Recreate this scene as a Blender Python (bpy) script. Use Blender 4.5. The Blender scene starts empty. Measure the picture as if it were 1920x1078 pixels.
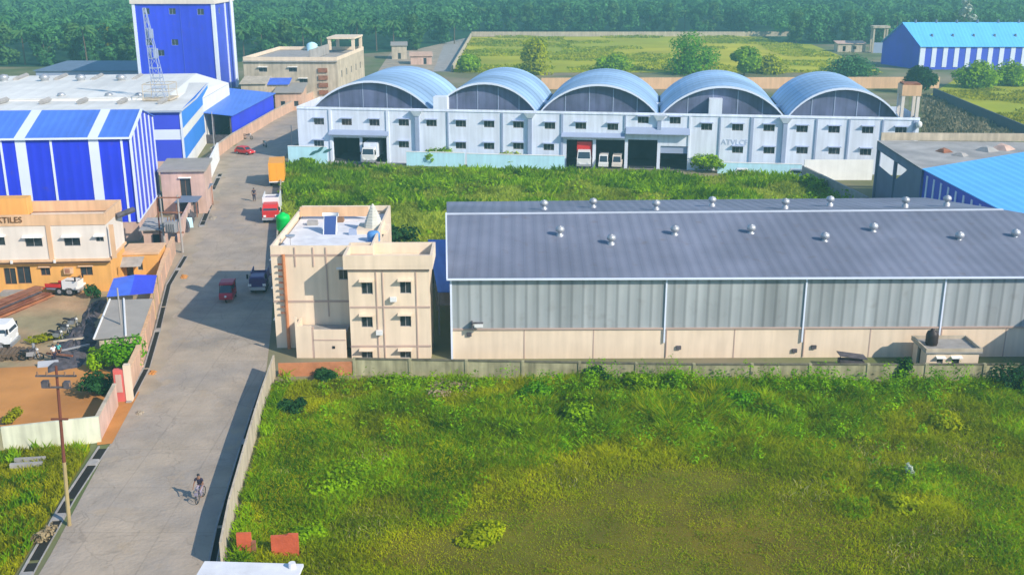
import bpy, math, random
import numpy as np
from mathutils import Vector
random.seed(7); rng = np.random.default_rng(7)
scn = bpy.context.scene; COL = scn.collection
R = math.radians
# ---------------------------------------------------------------- camera, sky, sun
FPX, PITCH, CAMZ = 2000.0, R(17.2), 36.0
cd = bpy.data.cameras.new('camera'); cam = bpy.data.objects.new('camera', cd); COL.objects.link(cam)
cam.location = (0, 0, CAMZ); cam.rotation_euler = (R(90) - PITCH, 0, 0)
cd.sensor_fit = 'HORIZONTAL'; cd.sensor_width = 36; cd.lens = 36 * FPX / 1920
cd.clip_start = 1; cd.clip_end = 5000
scn.camera = cam
SUN_DIR = Vector((0.80, -0.60, 0)).normalized(); SUN_EL = R(33)
w = bpy.data.worlds.new("World"); scn.world = w; w.use_nodes = True
nt = w.node_tree; nt.nodes.clear()
sky = nt.nodes.new('ShaderNodeTexSky'); sky.sky_type = 'NISHITA'; sky.sun_disc = False
sky.sun_elevation = SUN_EL; sky.sun_rotation = math.atan2(SUN_DIR.x, SUN_DIR.y)
sky.altitude = 0; sky.air_density = 1.2; sky.dust_density = 0.3; sky.ozone_density = 6.0
bg = nt.nodes.new('ShaderNodeBackground'); bg.inputs['Strength'].default_value = 0.15
wo = nt.nodes.new('ShaderNodeOutputWorld')
nt.links.new(sky.outputs[0], bg.inputs[0]); nt.links.new(bg.outputs[0], wo.inputs[0])
sd = bpy.data.lights.new('sun', 'SUN'); sd.energy = 4.3; sd.angle = R(0.5); sd.color = (1.0, 0.9, 0.76)
so = bpy.data.objects.new('sun', sd); COL.objects.link(so)
sv = Vector((SUN_DIR.x * math.cos(SUN_EL), SUN_DIR.y * math.cos(SUN_EL), math.sin(SUN_EL)))
so.rotation_euler = sv.to_track_quat('Z', 'Y').to_euler(); so.location = sv * 300
scn.view_settings.view_transform = 'Standard'; scn.view_settings.look = 'None'
scn.view_settings.exposure = 0.40; scn.view_settings.gamma = 1; scn.view_settings.use_curve_mapping = False
scn.render.engine = 'CYCLES'
try:
    scn.cycles.volume_bounces = 0; scn.cycles.max_bounces = 5; scn.cycles.transparent_max_bounces = 6
except Exception: pass

cP, sP = math.cos(PITCH), math.sin(PITCH)
def G(u, v, z=0.0):            # surveyed ground position of a point of the photograph at height z
    a = (u - 960) / FPX; b = (539 - v) / FPX
    t = (z - CAMZ) / (-sP + b * cP)
    return (a * t, (cP + b * sP) * t, z)
def ZA(v, Y):                  # height of a point seen at row v standing at distance Y
    b = (539 - v) / FPX; t = Y / (cP + b * sP); return CAMZ + t * (-sP + b * cP)
def XA(u, v, Y):
    b = (539 - v) / FPX; t = Y / (cP + b * sP); return (u - 960) / FPX * t

# ---------------------------------------------------------------- materials
MATS = {}
def mat(name, col, rough=.8, var=.14, scale=.35, streak=0., rib=None, metal=0., bump=0., col2=None, tint=False, transl=0., spec=.3, grid=None, patch=False, stain=0.):
    if name in MATS: return MATS[name]
    m = bpy.data.materials.new(name); m.use_nodes = True; MATS[name] = m
    n = m.node_tree.nodes; l = m.node_tree.links
    p = n['Principled BSDF']; p.inputs['Roughness'].default_value = rough; p.inputs['Metallic'].default_value = metal
    try: p.inputs['Specular IOR Level'].default_value = spec
    except Exception: pass
    geo = n.new('ShaderNodeNewGeometry')
    def noise(sc, det=4, vec=None):
        t = n.new('ShaderNodeTexNoise'); t.inputs['Scale'].default_value = sc; t.inputs['Detail'].default_value = det
        l.new(vec or geo.outputs['Position'], t.inputs['Vector']); return t.outputs['Fac']
    def ramp(src, a, b, lo, hi):
        r = n.new('ShaderNodeMapRange'); r.inputs[1].default_value = a; r.inputs[2].default_value = b
        r.inputs[3].default_value = lo; r.inputs[4].default_value = hi; l.new(src, r.inputs[0]); return r.outputs[0]
    def mixc(f, A, B, bt='MIX'):
        x = n.new('ShaderNodeMix'); x.data_type = 'RGBA'; x.blend_type = bt
        for k, q in ((0, f), (6, A), (7, B)):
            if isinstance(q, (int, float)): x.inputs[k].default_value = q
            elif isinstance(q, tuple): x.inputs[k].default_value = (*q[:3], 1)
            else: l.new(q, x.inputs[k])
        return x.outputs[2]
    c = tuple(col)
    if col2 is not None:
        if tint:
            at = n.new('ShaderNodeAttribute'); at.attribute_name = 'tint'; f = at.outputs['Fac']
        else: f = ramp(noise(scale * .35, 5), .38, .62, 0, 1)
        c = mixc(f, tuple(col), tuple(col2))
    def scalec(c, f):           # multiply colour by a scalar
        comb = n.new('ShaderNodeCombineColor')
        for i in range(3): l.new(f, comb.inputs[i])
        return mixc(1.0, c, comb.outputs[0], 'MULTIPLY')
    if var: c = scalec(c, ramp(noise(scale, 6), .3, .7, 1 - var, 1 + var))
    if streak:
        mp = n.new('ShaderNodeMapping'); mp.inputs['Scale'].default_value = (1, 1, .08); l.new(geo.outputs['Position'], mp.inputs['Vector'])
        c = scalec(c, ramp(noise(1.6, 5, mp.outputs[0]), .35, .65, 1 - streak, 1 + streak * .4))
    if grid:                    # joints of cast panels / slabs
        per, dark = grid
        br = n.new('ShaderNodeTexBrick'); br.inputs['Scale'].default_value = 1; br.offset = 0
        br.inputs['Brick Width'].default_value = per[0]; br.inputs['Row Height'].default_value = per[1]
        br.inputs['Mortar Size'].default_value = per[2]; br.inputs['Mortar Smooth'].default_value = .2
        l.new(geo.outputs['Position'], br.inputs['Vector'])
        c = scalec(c, ramp(br.outputs['Fac'], 0, 1, 1, 1 - dark))
    if patch:                   # repaired patches, oil stains and thin cracks in the slab
        c = scalec(c, ramp(noise(.16, 3), .52, .60, 1, .90)); c = scalec(c, ramp(noise(.9, 8), .60, .75, 1, .84))
        vo = n.new('ShaderNodeTexVoronoi'); vo.feature = 'DISTANCE_TO_EDGE'; vo.inputs['Scale'].default_value = .22
        ad = n.new('ShaderNodeVectorMath'); ad.operation = 'MULTIPLY_ADD'; nz_ = n.new('ShaderNodeTexNoise'); nz_.inputs['Scale'].default_value = .7; nz_.inputs['Detail'].default_value = 5
        l.new(geo.outputs['Position'], nz_.inputs['Vector']); l.new(nz_.outputs['Color'], ad.inputs[0]); ad.inputs[1].default_value = (2.2, 2.2, 0); l.new(geo.outputs['Position'], ad.inputs[2]); l.new(ad.outputs[0], vo.inputs['Vector'])
        c = scalec(c, ramp(vo.outputs['Distance'], .0, .012, .80, 1))
        c = mixc(ramp(noise(.35, 7), .58, .70, 0, .55), c, (.44, .33, .21))
    if stain:                   # rust and dirt blotches on sheet metal
        c = mixc(ramp(noise(.9, 9), .60, .78, 0, stain), c, (.16, .11, .08))
        c = scalec(c, ramp(noise(.08, 3), .4, .6, 1 - stain * .35, 1 + stain * .2))
    hgt = None
    if rib:
        d, per, dep = rib
        dt = n.new('ShaderNodeVectorMath'); dt.operation = 'DOT_PRODUCT'; dt.inputs[1].default_value = tuple(x * 2 * math.pi / per for x in d)
        l.new(geo.outputs['Position'], dt.inputs[0])
        si = n.new('ShaderNodeMath'); si.operation = 'SINE'; l.new(dt.outputs['Value'], si.inputs[0])
        c = scalec(c, ramp(si.outputs[0], .5, 1, 1, 1 - dep)); hgt = (si.outputs[0], .35, .04)
        nz = n.new('ShaderNodeTexNoise'); nz.inputs['Scale'].default_value = 1 / per / 3; nz.inputs['Detail'].default_value = 2
        mp = n.new('ShaderNodeMapping'); mp.inputs['Scale'].default_value = tuple(max(abs(x), .03) for x in d)
        l.new(geo.outputs['Position'], mp.inputs['Vector']); l.new(mp.outputs[0], nz.inputs['Vector'])
        c = scalec(c, ramp(nz.outputs['Fac'], .35, .65, 1 - dep * .9, 1 + dep * .6))
    if isinstance(c, tuple): p.inputs['Base Color'].default_value = (*c, 1)
    else: l.new(c, p.inputs['Base Color'])
    if bump: hgt = (noise(scale * 6, 6), bump, .15)
    if hgt:
        b = n.new('ShaderNodeBump'); b.inputs['Strength'].default_value = hgt[1]; b.inputs['Distance'].default_value = hgt[2]
        l.new(hgt[0], b.inputs['Height']); l.new(b.outputs[0], p.inputs['Normal'])
    if transl:
        tr = n.new('ShaderNodeBsdfTranslucent'); mx = n.new('ShaderNodeMixShader'); mx.inputs[0].default_value = transl
        if isinstance(c, tuple): tr.inputs[0].default_value = (*c, 1)
        else: l.new(c, tr.inputs[0])
        l.new(p.outputs[0], mx.inputs[1]); l.new(tr.outputs[0], mx.inputs[2]); l.new(mx.outputs[0], n['Material Output'].inputs[0])
    return m
M = lambda k: MATS[k]
mat('plain_dark', (.02, .02, .025), .6, .1)
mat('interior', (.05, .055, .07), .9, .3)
mat('pane', (.03, .04, .05), .12, .2, 2, spec=.6)
mat('window_frame', (.3, .3, .3), .5, .1)
mat('road_surface', (.42, .34, .255), .9, .10, .5, bump=.35, col2=(.34, .29, .24), grid=((4.6, 6.2, .06), .12), patch=True)
mat('sand', (.40, .32, .23), .95, .2, .3, bump=.3, col2=(.34, .29, .22))
mat('soil', (.56, .25, .07), .95, .15, .25, bump=.3, col2=(.44, .19, .05))
mat('yard_dirt', (.42, .27, .15), .95, .2, .4, bump=.4, col2=(.30, .25, .14))
mat('slab_grey', (.40, .385, .36), .9, .15, .5, bump=.2, col2=(.30, .29, .28))
mat('ground', (.25, .21, .13), .95, .2, .1, bump=.2, col2=(.12, .15, .05))
mat('turf', (.135, .13, .006), .95, .25, .2, bump=.4, col2=(.155, .115, .006))
mat('turf_dark', (.16, .18, .06), .95, .2, .3, bump=.4, col2=(.2, .18, .06))
mat('far_turf', (.46, .42, .004), .95, .2, .05, bump=.3, col2=(.30, .34, .004))
mat('forest_floor', (.012, .07, .03), 1, .3, .1)
mat('drain_black', (.02, .018, .015), .9, .2)
mat('cream_wall', (.78, .63, .47), .85, .05, .5, streak=.09)
mat('cream_band', (.48, .35, .29), .85, .1)
mat('peach_wall', (.62, .40, .28), .9, .12, .5, streak=.15)
mat('pink_wall', (.60, .41, .33), .9, .12, .5, streak=.15)
mat('dusty_wall', (.52, .44, .33), .9, .15, .5, streak=.2)
mat('white_paint', (.85, .85, .82), .7, .05, .5, streak=.06)
mat('cool_white', (.73, .78, .88), .7, .05, .3, streak=.12)
mat('cool_trim', (.32, .38, .52), .7, .08)
mat('cyan_paint', (.50, .80, .90), .7, .06, .5, streak=.08)
mat('concrete', (.36, .34, .32), .9, .15, .4, streak=.15, bump=.1)
mat('old_cap', (.13, .12, .08), .95, .4, 1.5)
mat('old_concrete', (.38, .35, .21), .95, .22, .7, streak=.35, bump=.15)
mat('orange_wall', (.78, .40, .11), .85, .05, .5, streak=.1)
mat('peach_parapet', (.72, .46, .27), .85, .06, .5, streak=.12)
mat('upper_white', (.74, .66, .58), .8, .04, .5, streak=.06)
mat('brown_trim', (.25, .14, .08), .8, .1)
mat('terracotta', (.50, .20, .09), .9, .2, 1, bump=.2)
mat('shrine_stone', (.55, .54, .47), .9, .12, 1)
mat('stained_white', (.66, .66, .50), .85, .1, .6, streak=.25)
mat('fence_shaded', (.07, .09, .12), .8, .1)  # shade on the slanting wall's left side put into its colour
mat('shade_wall', (.15, .18, .27), .85, .12)  # shadow over the frame building put into the colour of its concrete
mat('pillar_red', (.66, .13, .11), .7, .08)
mat('red_brick', (.55, .11, .05), .9, .2, 1, bump=.2)
UDIR = (math.cos(R(9.2)), math.sin(R(9.2)), 0)
mat('blue_clad', (.022, .045, .72), .5, .05, .3, stain=.22, rib=(UDIR, 1.2, .06))
mat('blue_side', (.05, .075, .66), .5, .05, .3)
mat('blue_roof', (.08, .20, .72), .45, .06, .3, stain=.22, rib=(UDIR, 1.0, .06))
mat('light_blue_clad', (.05, .27, .80), .5, .05, .3)
mat('sky_blue_roof', (.14, .52, 1.0), .5, .04, .2, rib=((1, 0, 0), 1.2, .05))
mat('tower_blue', (.03, .055, .70), .5, .07, .15, stain=.22, rib=((1, 0, 0), 2.2, .05))
mat('far_blue', (.05, .08, .6), .5, .08, .3)
mat('white_trim', (.72, .78, .9), .5, .04)
mat('white_roof', (.78, .76, .70), .6, .07, .15, stain=.22, rib=((.99, .16, 0), 3.0, .05), streak=.0)
mat('sunlit_white', (.80, .79, .72), .6, .04, .15)  # sunlit copy of white_roof, lightened in colour for sun-facing sides
mat('grey_roof', (.19, .205, .265), .6, .10, .2, stain=.4, rib=((1, 0, 0), 1.1, .06), grid=((1.1, 7.8, .05), .10))
mat('soft_trim', (.46, .50, .56), .6, .1)
mat('grey_clad', (.37, .40, .41), .5, .05, .2, stain=.25, streak=.06, rib=((1, 0, 0), 1.05, .30))
mat('vault_roof', (.33, .50, .72), .45, .07, .12, stain=.22, rib=((.131, .991, 0), 3.4, .3))
mat('gable_glass', (.13, .15, .25), .4, .35, .25, streak=.2)
mat('far_roof', (.14, .19, .27), .6, .1)
mat('tan_roof', (.34, .31, .27), .8, .1, .6)
mat('tarp', (.07, .16, .72), .55, .15, .8)
mat('steel', (.45, .46, .48), .45, .1, metal=.5)
mat('rust', (.22, .07, .035), .9, .25, 1.2, bump=.3, col2=(.32, .15, .09))
mat('pole_brown', (.16, .05, .03), .8, .2)
mat('pole_pale', (.36, .28, .13), .8, .2)
mat('wire', (.03, .03, .03), .7, 0)
mat('bark', (.13, .09, .06), .9, .2, 2)
mat('tyre', (.02, .02, .02), .9, .1)
mat('orange_paint', (.85, .36, .03), .5, .05)
mat('red_paint', (.6, .03, .03), .4, .06)
mat('crimson_paint', (.42, .02, .05), .4, .06)
mat('violet_paint', (.09, .05, .16), .4, .06)
mat('vehicle_white', (.75, .75, .74), .4, .04)
mat('glass_dark', (.03, .05, .07), .1, 0, spec=.6)
mat('lamp_red', (.5, .02, .02), .3, 0)
mat('lamp_white', (.8, .8, .75), .2, 0)
mat('green_plastic', (.0, .52, .08), .5, .05)
mat('blue_plastic', (.10, .28, .58), .5, .05)
mat('black_plastic', (.035, .025, .025), .5, .1)
mat('solar', (.05, .09, .25), .15, .05)
mat('skin', (.25, .13, .08), .6, 0)
mat('cloth_black', (.03, .025, .05), .9, .1)
mat('cloth_grey', (.28, .25, .32), .9, .1)
mat('cloth_white', (.7, .7, .72), .9, .05)
mat('cloth_teal', (.1, .45, .4), .9, .05)
mat('scrap', (.09, .08, .09), .8, .4, 2)
mat('letter', (.16, .07, .02), .7, .1)
mat('letter_grey', (.45, .52, .66), .7, .1)
mat('mural_green', (.05, .16, .17), .8, .1)
mat('roof_white', (.70, .70, .72), .85, .12, .8)
LEAF = {}
def leafmat(k, a, b, tr=.25): LEAF[k] = mat('leaf_' + k, a, .75, .22, .25, col2=b, tint=True, transl=tr, spec=.03)
leafmat('lush', (.10, .24, .003), (.36, .58, .004), .4)
leafmat('meadow', (.22, .32, .003), (.52, .54, .006), .4)
leafmat('reed', (.26, .36, .02), (.54, .62, .07), .4)
leafmat('forest', (.010, .06, .026), (.11, .30, .08), .25)
leafmat('palm', (.025, .11, .03), (.12, .24, .06), .25)
leafmat('yellow', (.22, .26, .004), (.42, .42, .008), .35)
leafmat('bright', (.05, .22, .004), (.18, .42, .006), .35)
leafmat('lushleaf', (.07, .22, .003), (.32, .60, .006), .42)
leafmat('dark', (.01, .05, .015), (.04, .12, .03))
leafmat('dry', (.24, .18, .10), (.38, .30, .17), .1)
leafmat('brush', (.14, .14, .08), (.30, .27, .17), .1)
leafmat('straw', (.34, .32, .08), (.5, .46, .18), .2)
leafmat('pale', (.3, .36, .3), (.55, .62, .5), .1)

# ---------------------------------------------------------------- scene building helpers
ORG = {}
def tag(o, label=None, cat=None, group=None, kind=None):
    if label: o['label'] = label
    if cat: o['category'] = cat
    if group: o['group'] = group
    if kind: o['kind'] = kind
    return o
def thing(name, label, cat, loc=(0, 0, 0), group=None):
    o = bpy.data.objects.new(name, None); COL.objects.link(o); o.empty_display_size = .5
    o.location = loc; ORG[o] = Vector(loc); return tag(o, label, cat, group)
class Fr:                       # local frame: x along u, y along v, z up
    def __init__(s, o, u, v=None):
        s.o = Vector((o[0], o[1], o[2] if len(o) > 2 else 0)); s.u = Vector((*u[:2], 0)).normalized()
        s.v = Vector((*v[:2], 0)).normalized() if v is not None else Vector((-s.u.y, s.u.x, 0))
    def __call__(s, x, y, z): return s.o + s.u * x + s.v * y + Vector((0, 0, z))
    def right(s, W): return Fr(s(W, 0, 0), s.v, -s.u)      # frame whose front is the face at x = W
    def left(s, D): return Fr(s(0, D, 0), -s.v, s.u)
    def back(s, W, D): return Fr(s(W, D, 0), -s.u, -s.v)
def yaw(o, deg): return Fr(o, (math.cos(R(deg)), math.sin(R(deg))))
ID = Fr((0, 0, 0), (1, 0))
class MB:
    def __init__(s, fr=ID): s.fr = fr; s.v = []; s.f = []; s.mi = []; s.m = 0; s.sm = False
    def add(s, pts, faces):
        b = len(s.v); s.v += [s.fr(*p) for p in pts]
        for f in faces: s.f.append([b + i for i in f]); s.mi.append(s.m)
        return s
    def quad(s, *pts): return s.add(pts, [list(range(len(pts)))])
    def box(s, x0, x1, y0, y1, z0, z1):
        p = [(x, y, z) for z in (z0, z1) for y in (y0, y1) for x in (x0, x1)]
        return s.add(p, [(0, 2, 3, 1), (4, 5, 7, 6), (0, 1, 5, 4), (2, 6, 7, 3), (0, 4, 6, 2), (1, 3, 7, 5)])
    def hexa(s, lo, hi):        # 4 bottom + 4 top points
        n = len(lo); f = [list(range(n))[::-1], list(range(n, 2 * n))]
        for i in range(n): j = (i + 1) % n; f.append((i, j, n + j, n + i))
        return s.add(list(lo) + list(hi), f)
    def slab(s, pts, t): return s.hexa([(p[0], p[1], p[2] - t) for p in pts], pts)
    def prism(s, pts, y0, y1):  # outline in x,z extruded along y
        n = len(pts); f = [list(range(n)), list(range(n, 2 * n))[::-1]]
        for i in range(n): j = (i + 1) % n; f.append((j, i, n + i, n + j))
        return s.add([(a, y0, b) for a, b in pts] + [(a, y1, b) for a, b in pts], f)
    def tube(s, pts, rs, n=8, cap=True):
        pts = [Vector(p) for p in pts]
        if not isinstance(rs, (list, tuple)): rs = [rs] * len(pts)
        V = []; F = []
        for i, p in enumerate(pts):
            d = (pts[min(i + 1, len(pts) - 1)] - pts[max(i - 1, 0)]).normalized()
            a = d.cross(Vector((0, 0, 1)) if abs(d.z) < .9 else Vector((1, 0, 0))).normalized(); b = d.cross(a)
            for k in range(n):
                t = 2 * math.pi * k / n; V.append(tuple(p + (a * math.cos(t) + b * math.sin(t)) * rs[i]))
        for i in range(len(pts) - 1):
            for k in range(n):
                k2 = (k + 1) % n; F.append((i * n + k, i * n + k2, (i + 1) * n + k2, (i + 1) * n + k))
        if cap: F.append(list(range(n))); F.append(list(range((len(pts) - 1) * n, len(pts) * n))[::-1])
        return s.add(V, F)
    def cyl(s, x, y, z0, z1, r0, r1=None, n=12): return s.tube([(x, y, z0), (x, y, z1)], [r0, r0 if r1 is None else r1], n)
    def lathe(s, x, y, prof, n=14): return s.tube([(x, y, z) for r, z in prof], [r for r, z in prof], n)
    def build(s, name, mats, parent=None, smooth=False):
        me = bpy.data.meshes.new(name); org = Vector((0, 0, 0))
        if parent is not None: org = ORG[parent]
        me.from_pydata([tuple(Vector(v) - org) for v in s.v], [], s.f)
        for m in (mats if isinstance(mats, (list, tuple)) else [mats]): me.materials.append(M(m) if isinstance(m, str) else m)
        me.polygons.foreach_set('material_index', s.mi)
        if smooth: me.polygons.foreach_set('use_smooth', [True] * len(s.f))
        me.update()
        o = bpy.data.objects.new(name, me); COL.objects.link(o)
        if parent is not None: o.parent = parent
        ORG[o] = org
        return o
def struct(o): o['kind'] = 'structure'; return o
def dup(root, loc=None, label=None, rz=None):
    def cp(o, par):
        c = o.copy(); COL.objects.link(c)
        if par is not None: c.parent = par
        for ch in list(o.children): cp(ch, c)
        return c
    r = cp(root, None)
    if loc is not None: r.location = loc
    if label: r['label'] = label
    if rz is not None: r.rotation_euler.z = rz
    return r
def npmesh(name, verts, nper, m, tint=None, parent=None):   # verts (N*nper,3) -> N separate polygons
    N = len(verts) // nper
    me = bpy.data.meshes.new(name); me.vertices.add(len(verts)); me.vertices.foreach_set('co', np.asarray(verts, np.float32).ravel())
    me.loops.add(len(verts)); me.loops.foreach_set('vertex_index', np.arange(len(verts), dtype=np.int32))
    me.polygons.add(N); me.polygons.foreach_set('loop_start', np.arange(0, len(verts), nper, dtype=np.int32))
    try: me.polygons.foreach_set('loop_total', np.full(N, nper, dtype=np.int32))
    except Exception: pass
    me.update(calc_edges=True); me.materials.append(m)
    if tint is not None:
        a = me.attributes.new('tint', 'FLOAT', 'FACE'); a.data.foreach_set('value', np.asarray(tint, np.float32))
    o = bpy.data.objects.new(name, me); COL.objects.link(o)
    if parent is not None: o.parent = parent
    ORG[o] = ORG[parent] if parent is not None else Vector((0, 0, 0))
    return o
def vnoise(x, y, s, seed=0):    # smooth value noise 0..1
    g = np.random.default_rng(seed).random((256, 256)); x = np.asarray(x) / s + 1000; y = np.asarray(y) / s + 1000
    xi = np.floor(x).astype(int); yi = np.floor(y).astype(int); fx = x - xi; fy = y - yi
    fx = fx * fx * (3 - 2 * fx); fy = fy * fy * (3 - 2 * fy); q = lambda a, b: g[a % 256, b % 256]
    return (q(xi, yi) * (1 - fx) + q(xi + 1, yi) * fx) * (1 - fy) + (q(xi, yi + 1) * (1 - fx) + q(xi + 1, yi + 1) * fx) * fy

# facade pieces ------------------------------------------------------------
def wall(mb, x0, x1, z0, z1, holes=(), y=0., dep=.2):
    xs = sorted({x0, x1, *[h[0] for h in holes], *[h[1] for h in holes]}); zs = sorted({z0, z1, *[h[2] for h in holes], *[h[3] for h in holes]})
    xs = [x for x in xs if x0 <= x <= x1]; zs = [z for z in zs if z0 <= z <= z1]
    for a, b in zip(xs, xs[1:]):
        for c, d in zip(zs, zs[1:]):
            mx, mz = (a + b) / 2, (c + d) / 2
            if any(h[0] < mx < h[1] and h[2] < mz < h[3] for h in holes): continue
            mb.quad((a, y, c), (b, y, c), (b, y, d), (a, y, d))
    for h in holes:
        a, b, c, d = h[:4]; e = y + dep
        if b <= x0 or a >= x1 or d <= z0 or c >= z1: continue
        mb.quad((a, y, c), (a, y, d), (a, e, d), (a, e, c)); mb.quad((b, y, c), (b, e, c), (b, e, d), (b, y, d))
        mb.quad((a, y, d), (b, y, d), (b, e, d), (a, e, d)); mb.quad((a, y, c), (a, e, c), (b, e, c), (b, y, c))
def window(fr, parent, h, hood=.5, nm=2, frame='window_frame', hoodmat='white_paint', name='window', y=0):
    a, b, c, d = h; t = .06; k = MB(fr)
    k.box(a, b, y + .10, y + .17, c, c + t); k.box(a, b, y + .10, y + .17, d - t, d)
    k.box(a, a + t, y + .10, y + .17, c + t, d - t); k.box(b - t, b, y + .10, y + .17, c + t, d - t)
    for i in range(1, nm):
        x = a + (b - a) * i / nm; k.box(x - t / 2, x + t / 2, y + .10, y + .17, c + t, d - t)
    o = k.build(name, frame, parent)
    MB(fr).quad((a, y + .15, c), (b, y + .15, c), (b, y + .15, d), (a, y + .15, d)).build('pane', 'pane', o)
    if hood: MB(fr).hexa([(a - .15, y - hood, d + .02), (b + .15, y - hood, d + .02), (b + .15, y, d + .05), (a - .15, y, d + .05)],
                         [(a - .15, y - hood, d + .10), (b + .15, y - hood, d + .10), (b + .15, y, d + .17), (a - .15, y, d + .17)]).build('sunshade', hoodmat, o)
    return o
def shell(fr, W, D, z0, z1, hf=(), hr=(), hl=(), mb=None):
    mb = mb or MB(fr); keep = mb.fr
    for f, L, hh in ((fr, W, hf), (fr.right(W), D, hr), (fr.left(D), D, hl), (fr.back(W, D), W, ())):
        mb.fr = f; wall(mb, 0, L, z0, z1, hh)
    mb.fr = keep; return mb
def parapet(fr, W, D, z, h=.9, t=.2, mb=None):
    mb = mb or MB(fr)
    mb.box(0, W, 0, t, z, z + h); mb.box(0, W, D - t, D, z, z + h); mb.box(0, t, t, D - t, z, z + h); mb.box(W - t, W, t, D - t, z, z + h)
    return mb
def boundary(name, label, pts, h, m, t=.25, cat='wall', group=None, pillars=0, cap=None):
    o = thing(name, label, cat, (pts[0][0], pts[0][1], 0), group)
    k = MB(); 
    for (a, b) in zip(pts, pts[1:]):
        f = Fr((a[0], a[1], 0), (b[0] - a[0], b[1] - a[1])); L = math.hypot(b[0] - a[0], b[1] - a[1])
        k.fr = f; n = max(1, int(L / 3))
        k.box(0, L + .05, 0, t, 0, h)
    k.build('wall_panel', m, o)
    if cap:
        k = MB()
        for (a, b) in zip(pts, pts[1:]):
            k.fr = Fr((a[0], a[1], 0), (b[0] - a[0], b[1] - a[1])); L = math.hypot(b[0] - a[0], b[1] - a[1])
            k.box(-.03, L + .04, -.05, t + .05, h + .003, h + .10)
        k.build('coping', cap, o)
    if pillars:
        for (a, b) in zip(pts, pts[1:]):
            f = Fr((a[0], a[1], 0), (b[0] - a[0], b[1] - a[1])); L = math.hypot(b[0] - a[0], b[1] - a[1])
            n = max(1, round(L / pillars))
            for i in range(n):
                x = L * i / n; MB(f).box(x - .13, x + .13, -.07, t + .07, 0, h + .12).build('pillar', m, o)
    return o
def text_mesh(name, s, fr, x, y, z, size, m, parent, ext=.03):
    cu = bpy.data.curves.new(name, 'FONT'); cu.body = s; cu.size = size; cu.extrude = ext; cu.align_x = 'LEFT'
    tmp = bpy.data.objects.new('t', cu); COL.objects.link(tmp)
    dg = bpy.context.evaluated_depsgraph_get(); me = bpy.data.meshes.new_from_object(tmp.evaluated_get(dg))
    bpy.data.objects.remove(tmp); org = ORG[parent]
    for v in me.vertices:
        X, Y, Z = v.co; v.co = fr(x + X, y - Z, z + Y) - org
    me.materials.clear(); me.materials.append(M(m)); me.name = name
    o = bpy.data.objects.new(name, me); COL.objects.link(o); o.parent = parent; ORG[o] = org; return o

# foliage ------------------------------------------------------------------
def leaf_cloud(cs, n, size, flat=.6, seed=1, shell_=.55):
    """cs: list of (x,y,z,rx,ry,rz); n leaves each -> quads"""
    r = np.random.default_rng(seed); V = []; T = []
    for c in cs:
        d = r.normal(size=(n, 3)); d /= np.linalg.norm(d, axis=1)[:, None]
        rad = shell_ + (1 - shell_) * r.random(n) ** .7
        ctr = np.array(c[:3]) + d * rad[:, None] * np.array(c[3:6])
        nrm = d + r.normal(scale=.5, size=(n, 3)); nrm[:, 2] += flat; nrm /= np.linalg.norm(nrm, axis=1)[:, None]
        a = np.cross(nrm, r.normal(size=(n, 3))); a /= np.linalg.norm(a, axis=1)[:, None] + 1e-9; b = np.cross(nrm, a)
        s = size * (.6 + .8 * r.random(n))[:, None]
        q = np.stack([ctr - a * s * .5, ctr + b * s * .32, ctr + a * s * .6, ctr - b * s * .32], 1)
        V.append(q.reshape(-1, 3)); T.append(np.clip(.5 * r.random(n) + .5 * r.random() , 0, 1))
    return np.concatenate(V), np.concatenate(T)
def blob_list(r, cx, cy, z0, z1, rad, n):
    out = []
    for i in range(n):
        t = r.random(); z = z0 + (z1 - z0) * t; k = rad * math.sin(math.pi * (.18 + .72 * t)) * .75
        a = r.uniform(0, 6.28); q = k * r.uniform(.2, 1)
        s = rad * r.uniform(.32, .55); out.append((cx + q * math.cos(a), cy + q * math.sin(a), z, s, s, s * .75))
    return out
def tree(name, label, cat, loc, h, rad, leaf, seed, nb=12, nl=70, size=.5, group=None, trunk=.3, low=.3):
    o = thing(name, label, cat, loc, group); r = random.Random(seed); x, y = loc[0], loc[1]; zb = loc[2] if len(loc) > 2 else 0
    k = MB(); top = (x + r.uniform(-.3, .3), y, zb + h * .7)
    k.tube([(x, y, zb - .1), (x + .1, y, zb + h * .35), top], [trunk, trunk * .7, trunk * .3], 7)
    for i in range(5):
        a = i * 1.3 + r.random(); z = zb + h * (low + .08 * i)
        k.tube([(x + .05, y, z), (x + math.cos(a) * rad * .35, y + math.sin(a) * rad * .35, z + h * .12), (x + math.cos(a) * rad * .7, y + math.sin(a) * rad * .7, z + h * .2)], [trunk * .4, trunk * .25, trunk * .08], 5)
    k.build('trunk', 'bark', o)
    V, T = leaf_cloud(blob_list(r, 0, 0, h * low, h * .92, rad, nb), nl, size, seed=seed)
    npmesh('crown', V + np.array((0, 0, 0)), 4, LEAF[leaf], T, o)
    o_org = ORG[o]; ob = o.children[-1] if o.children else None
    return o
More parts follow.
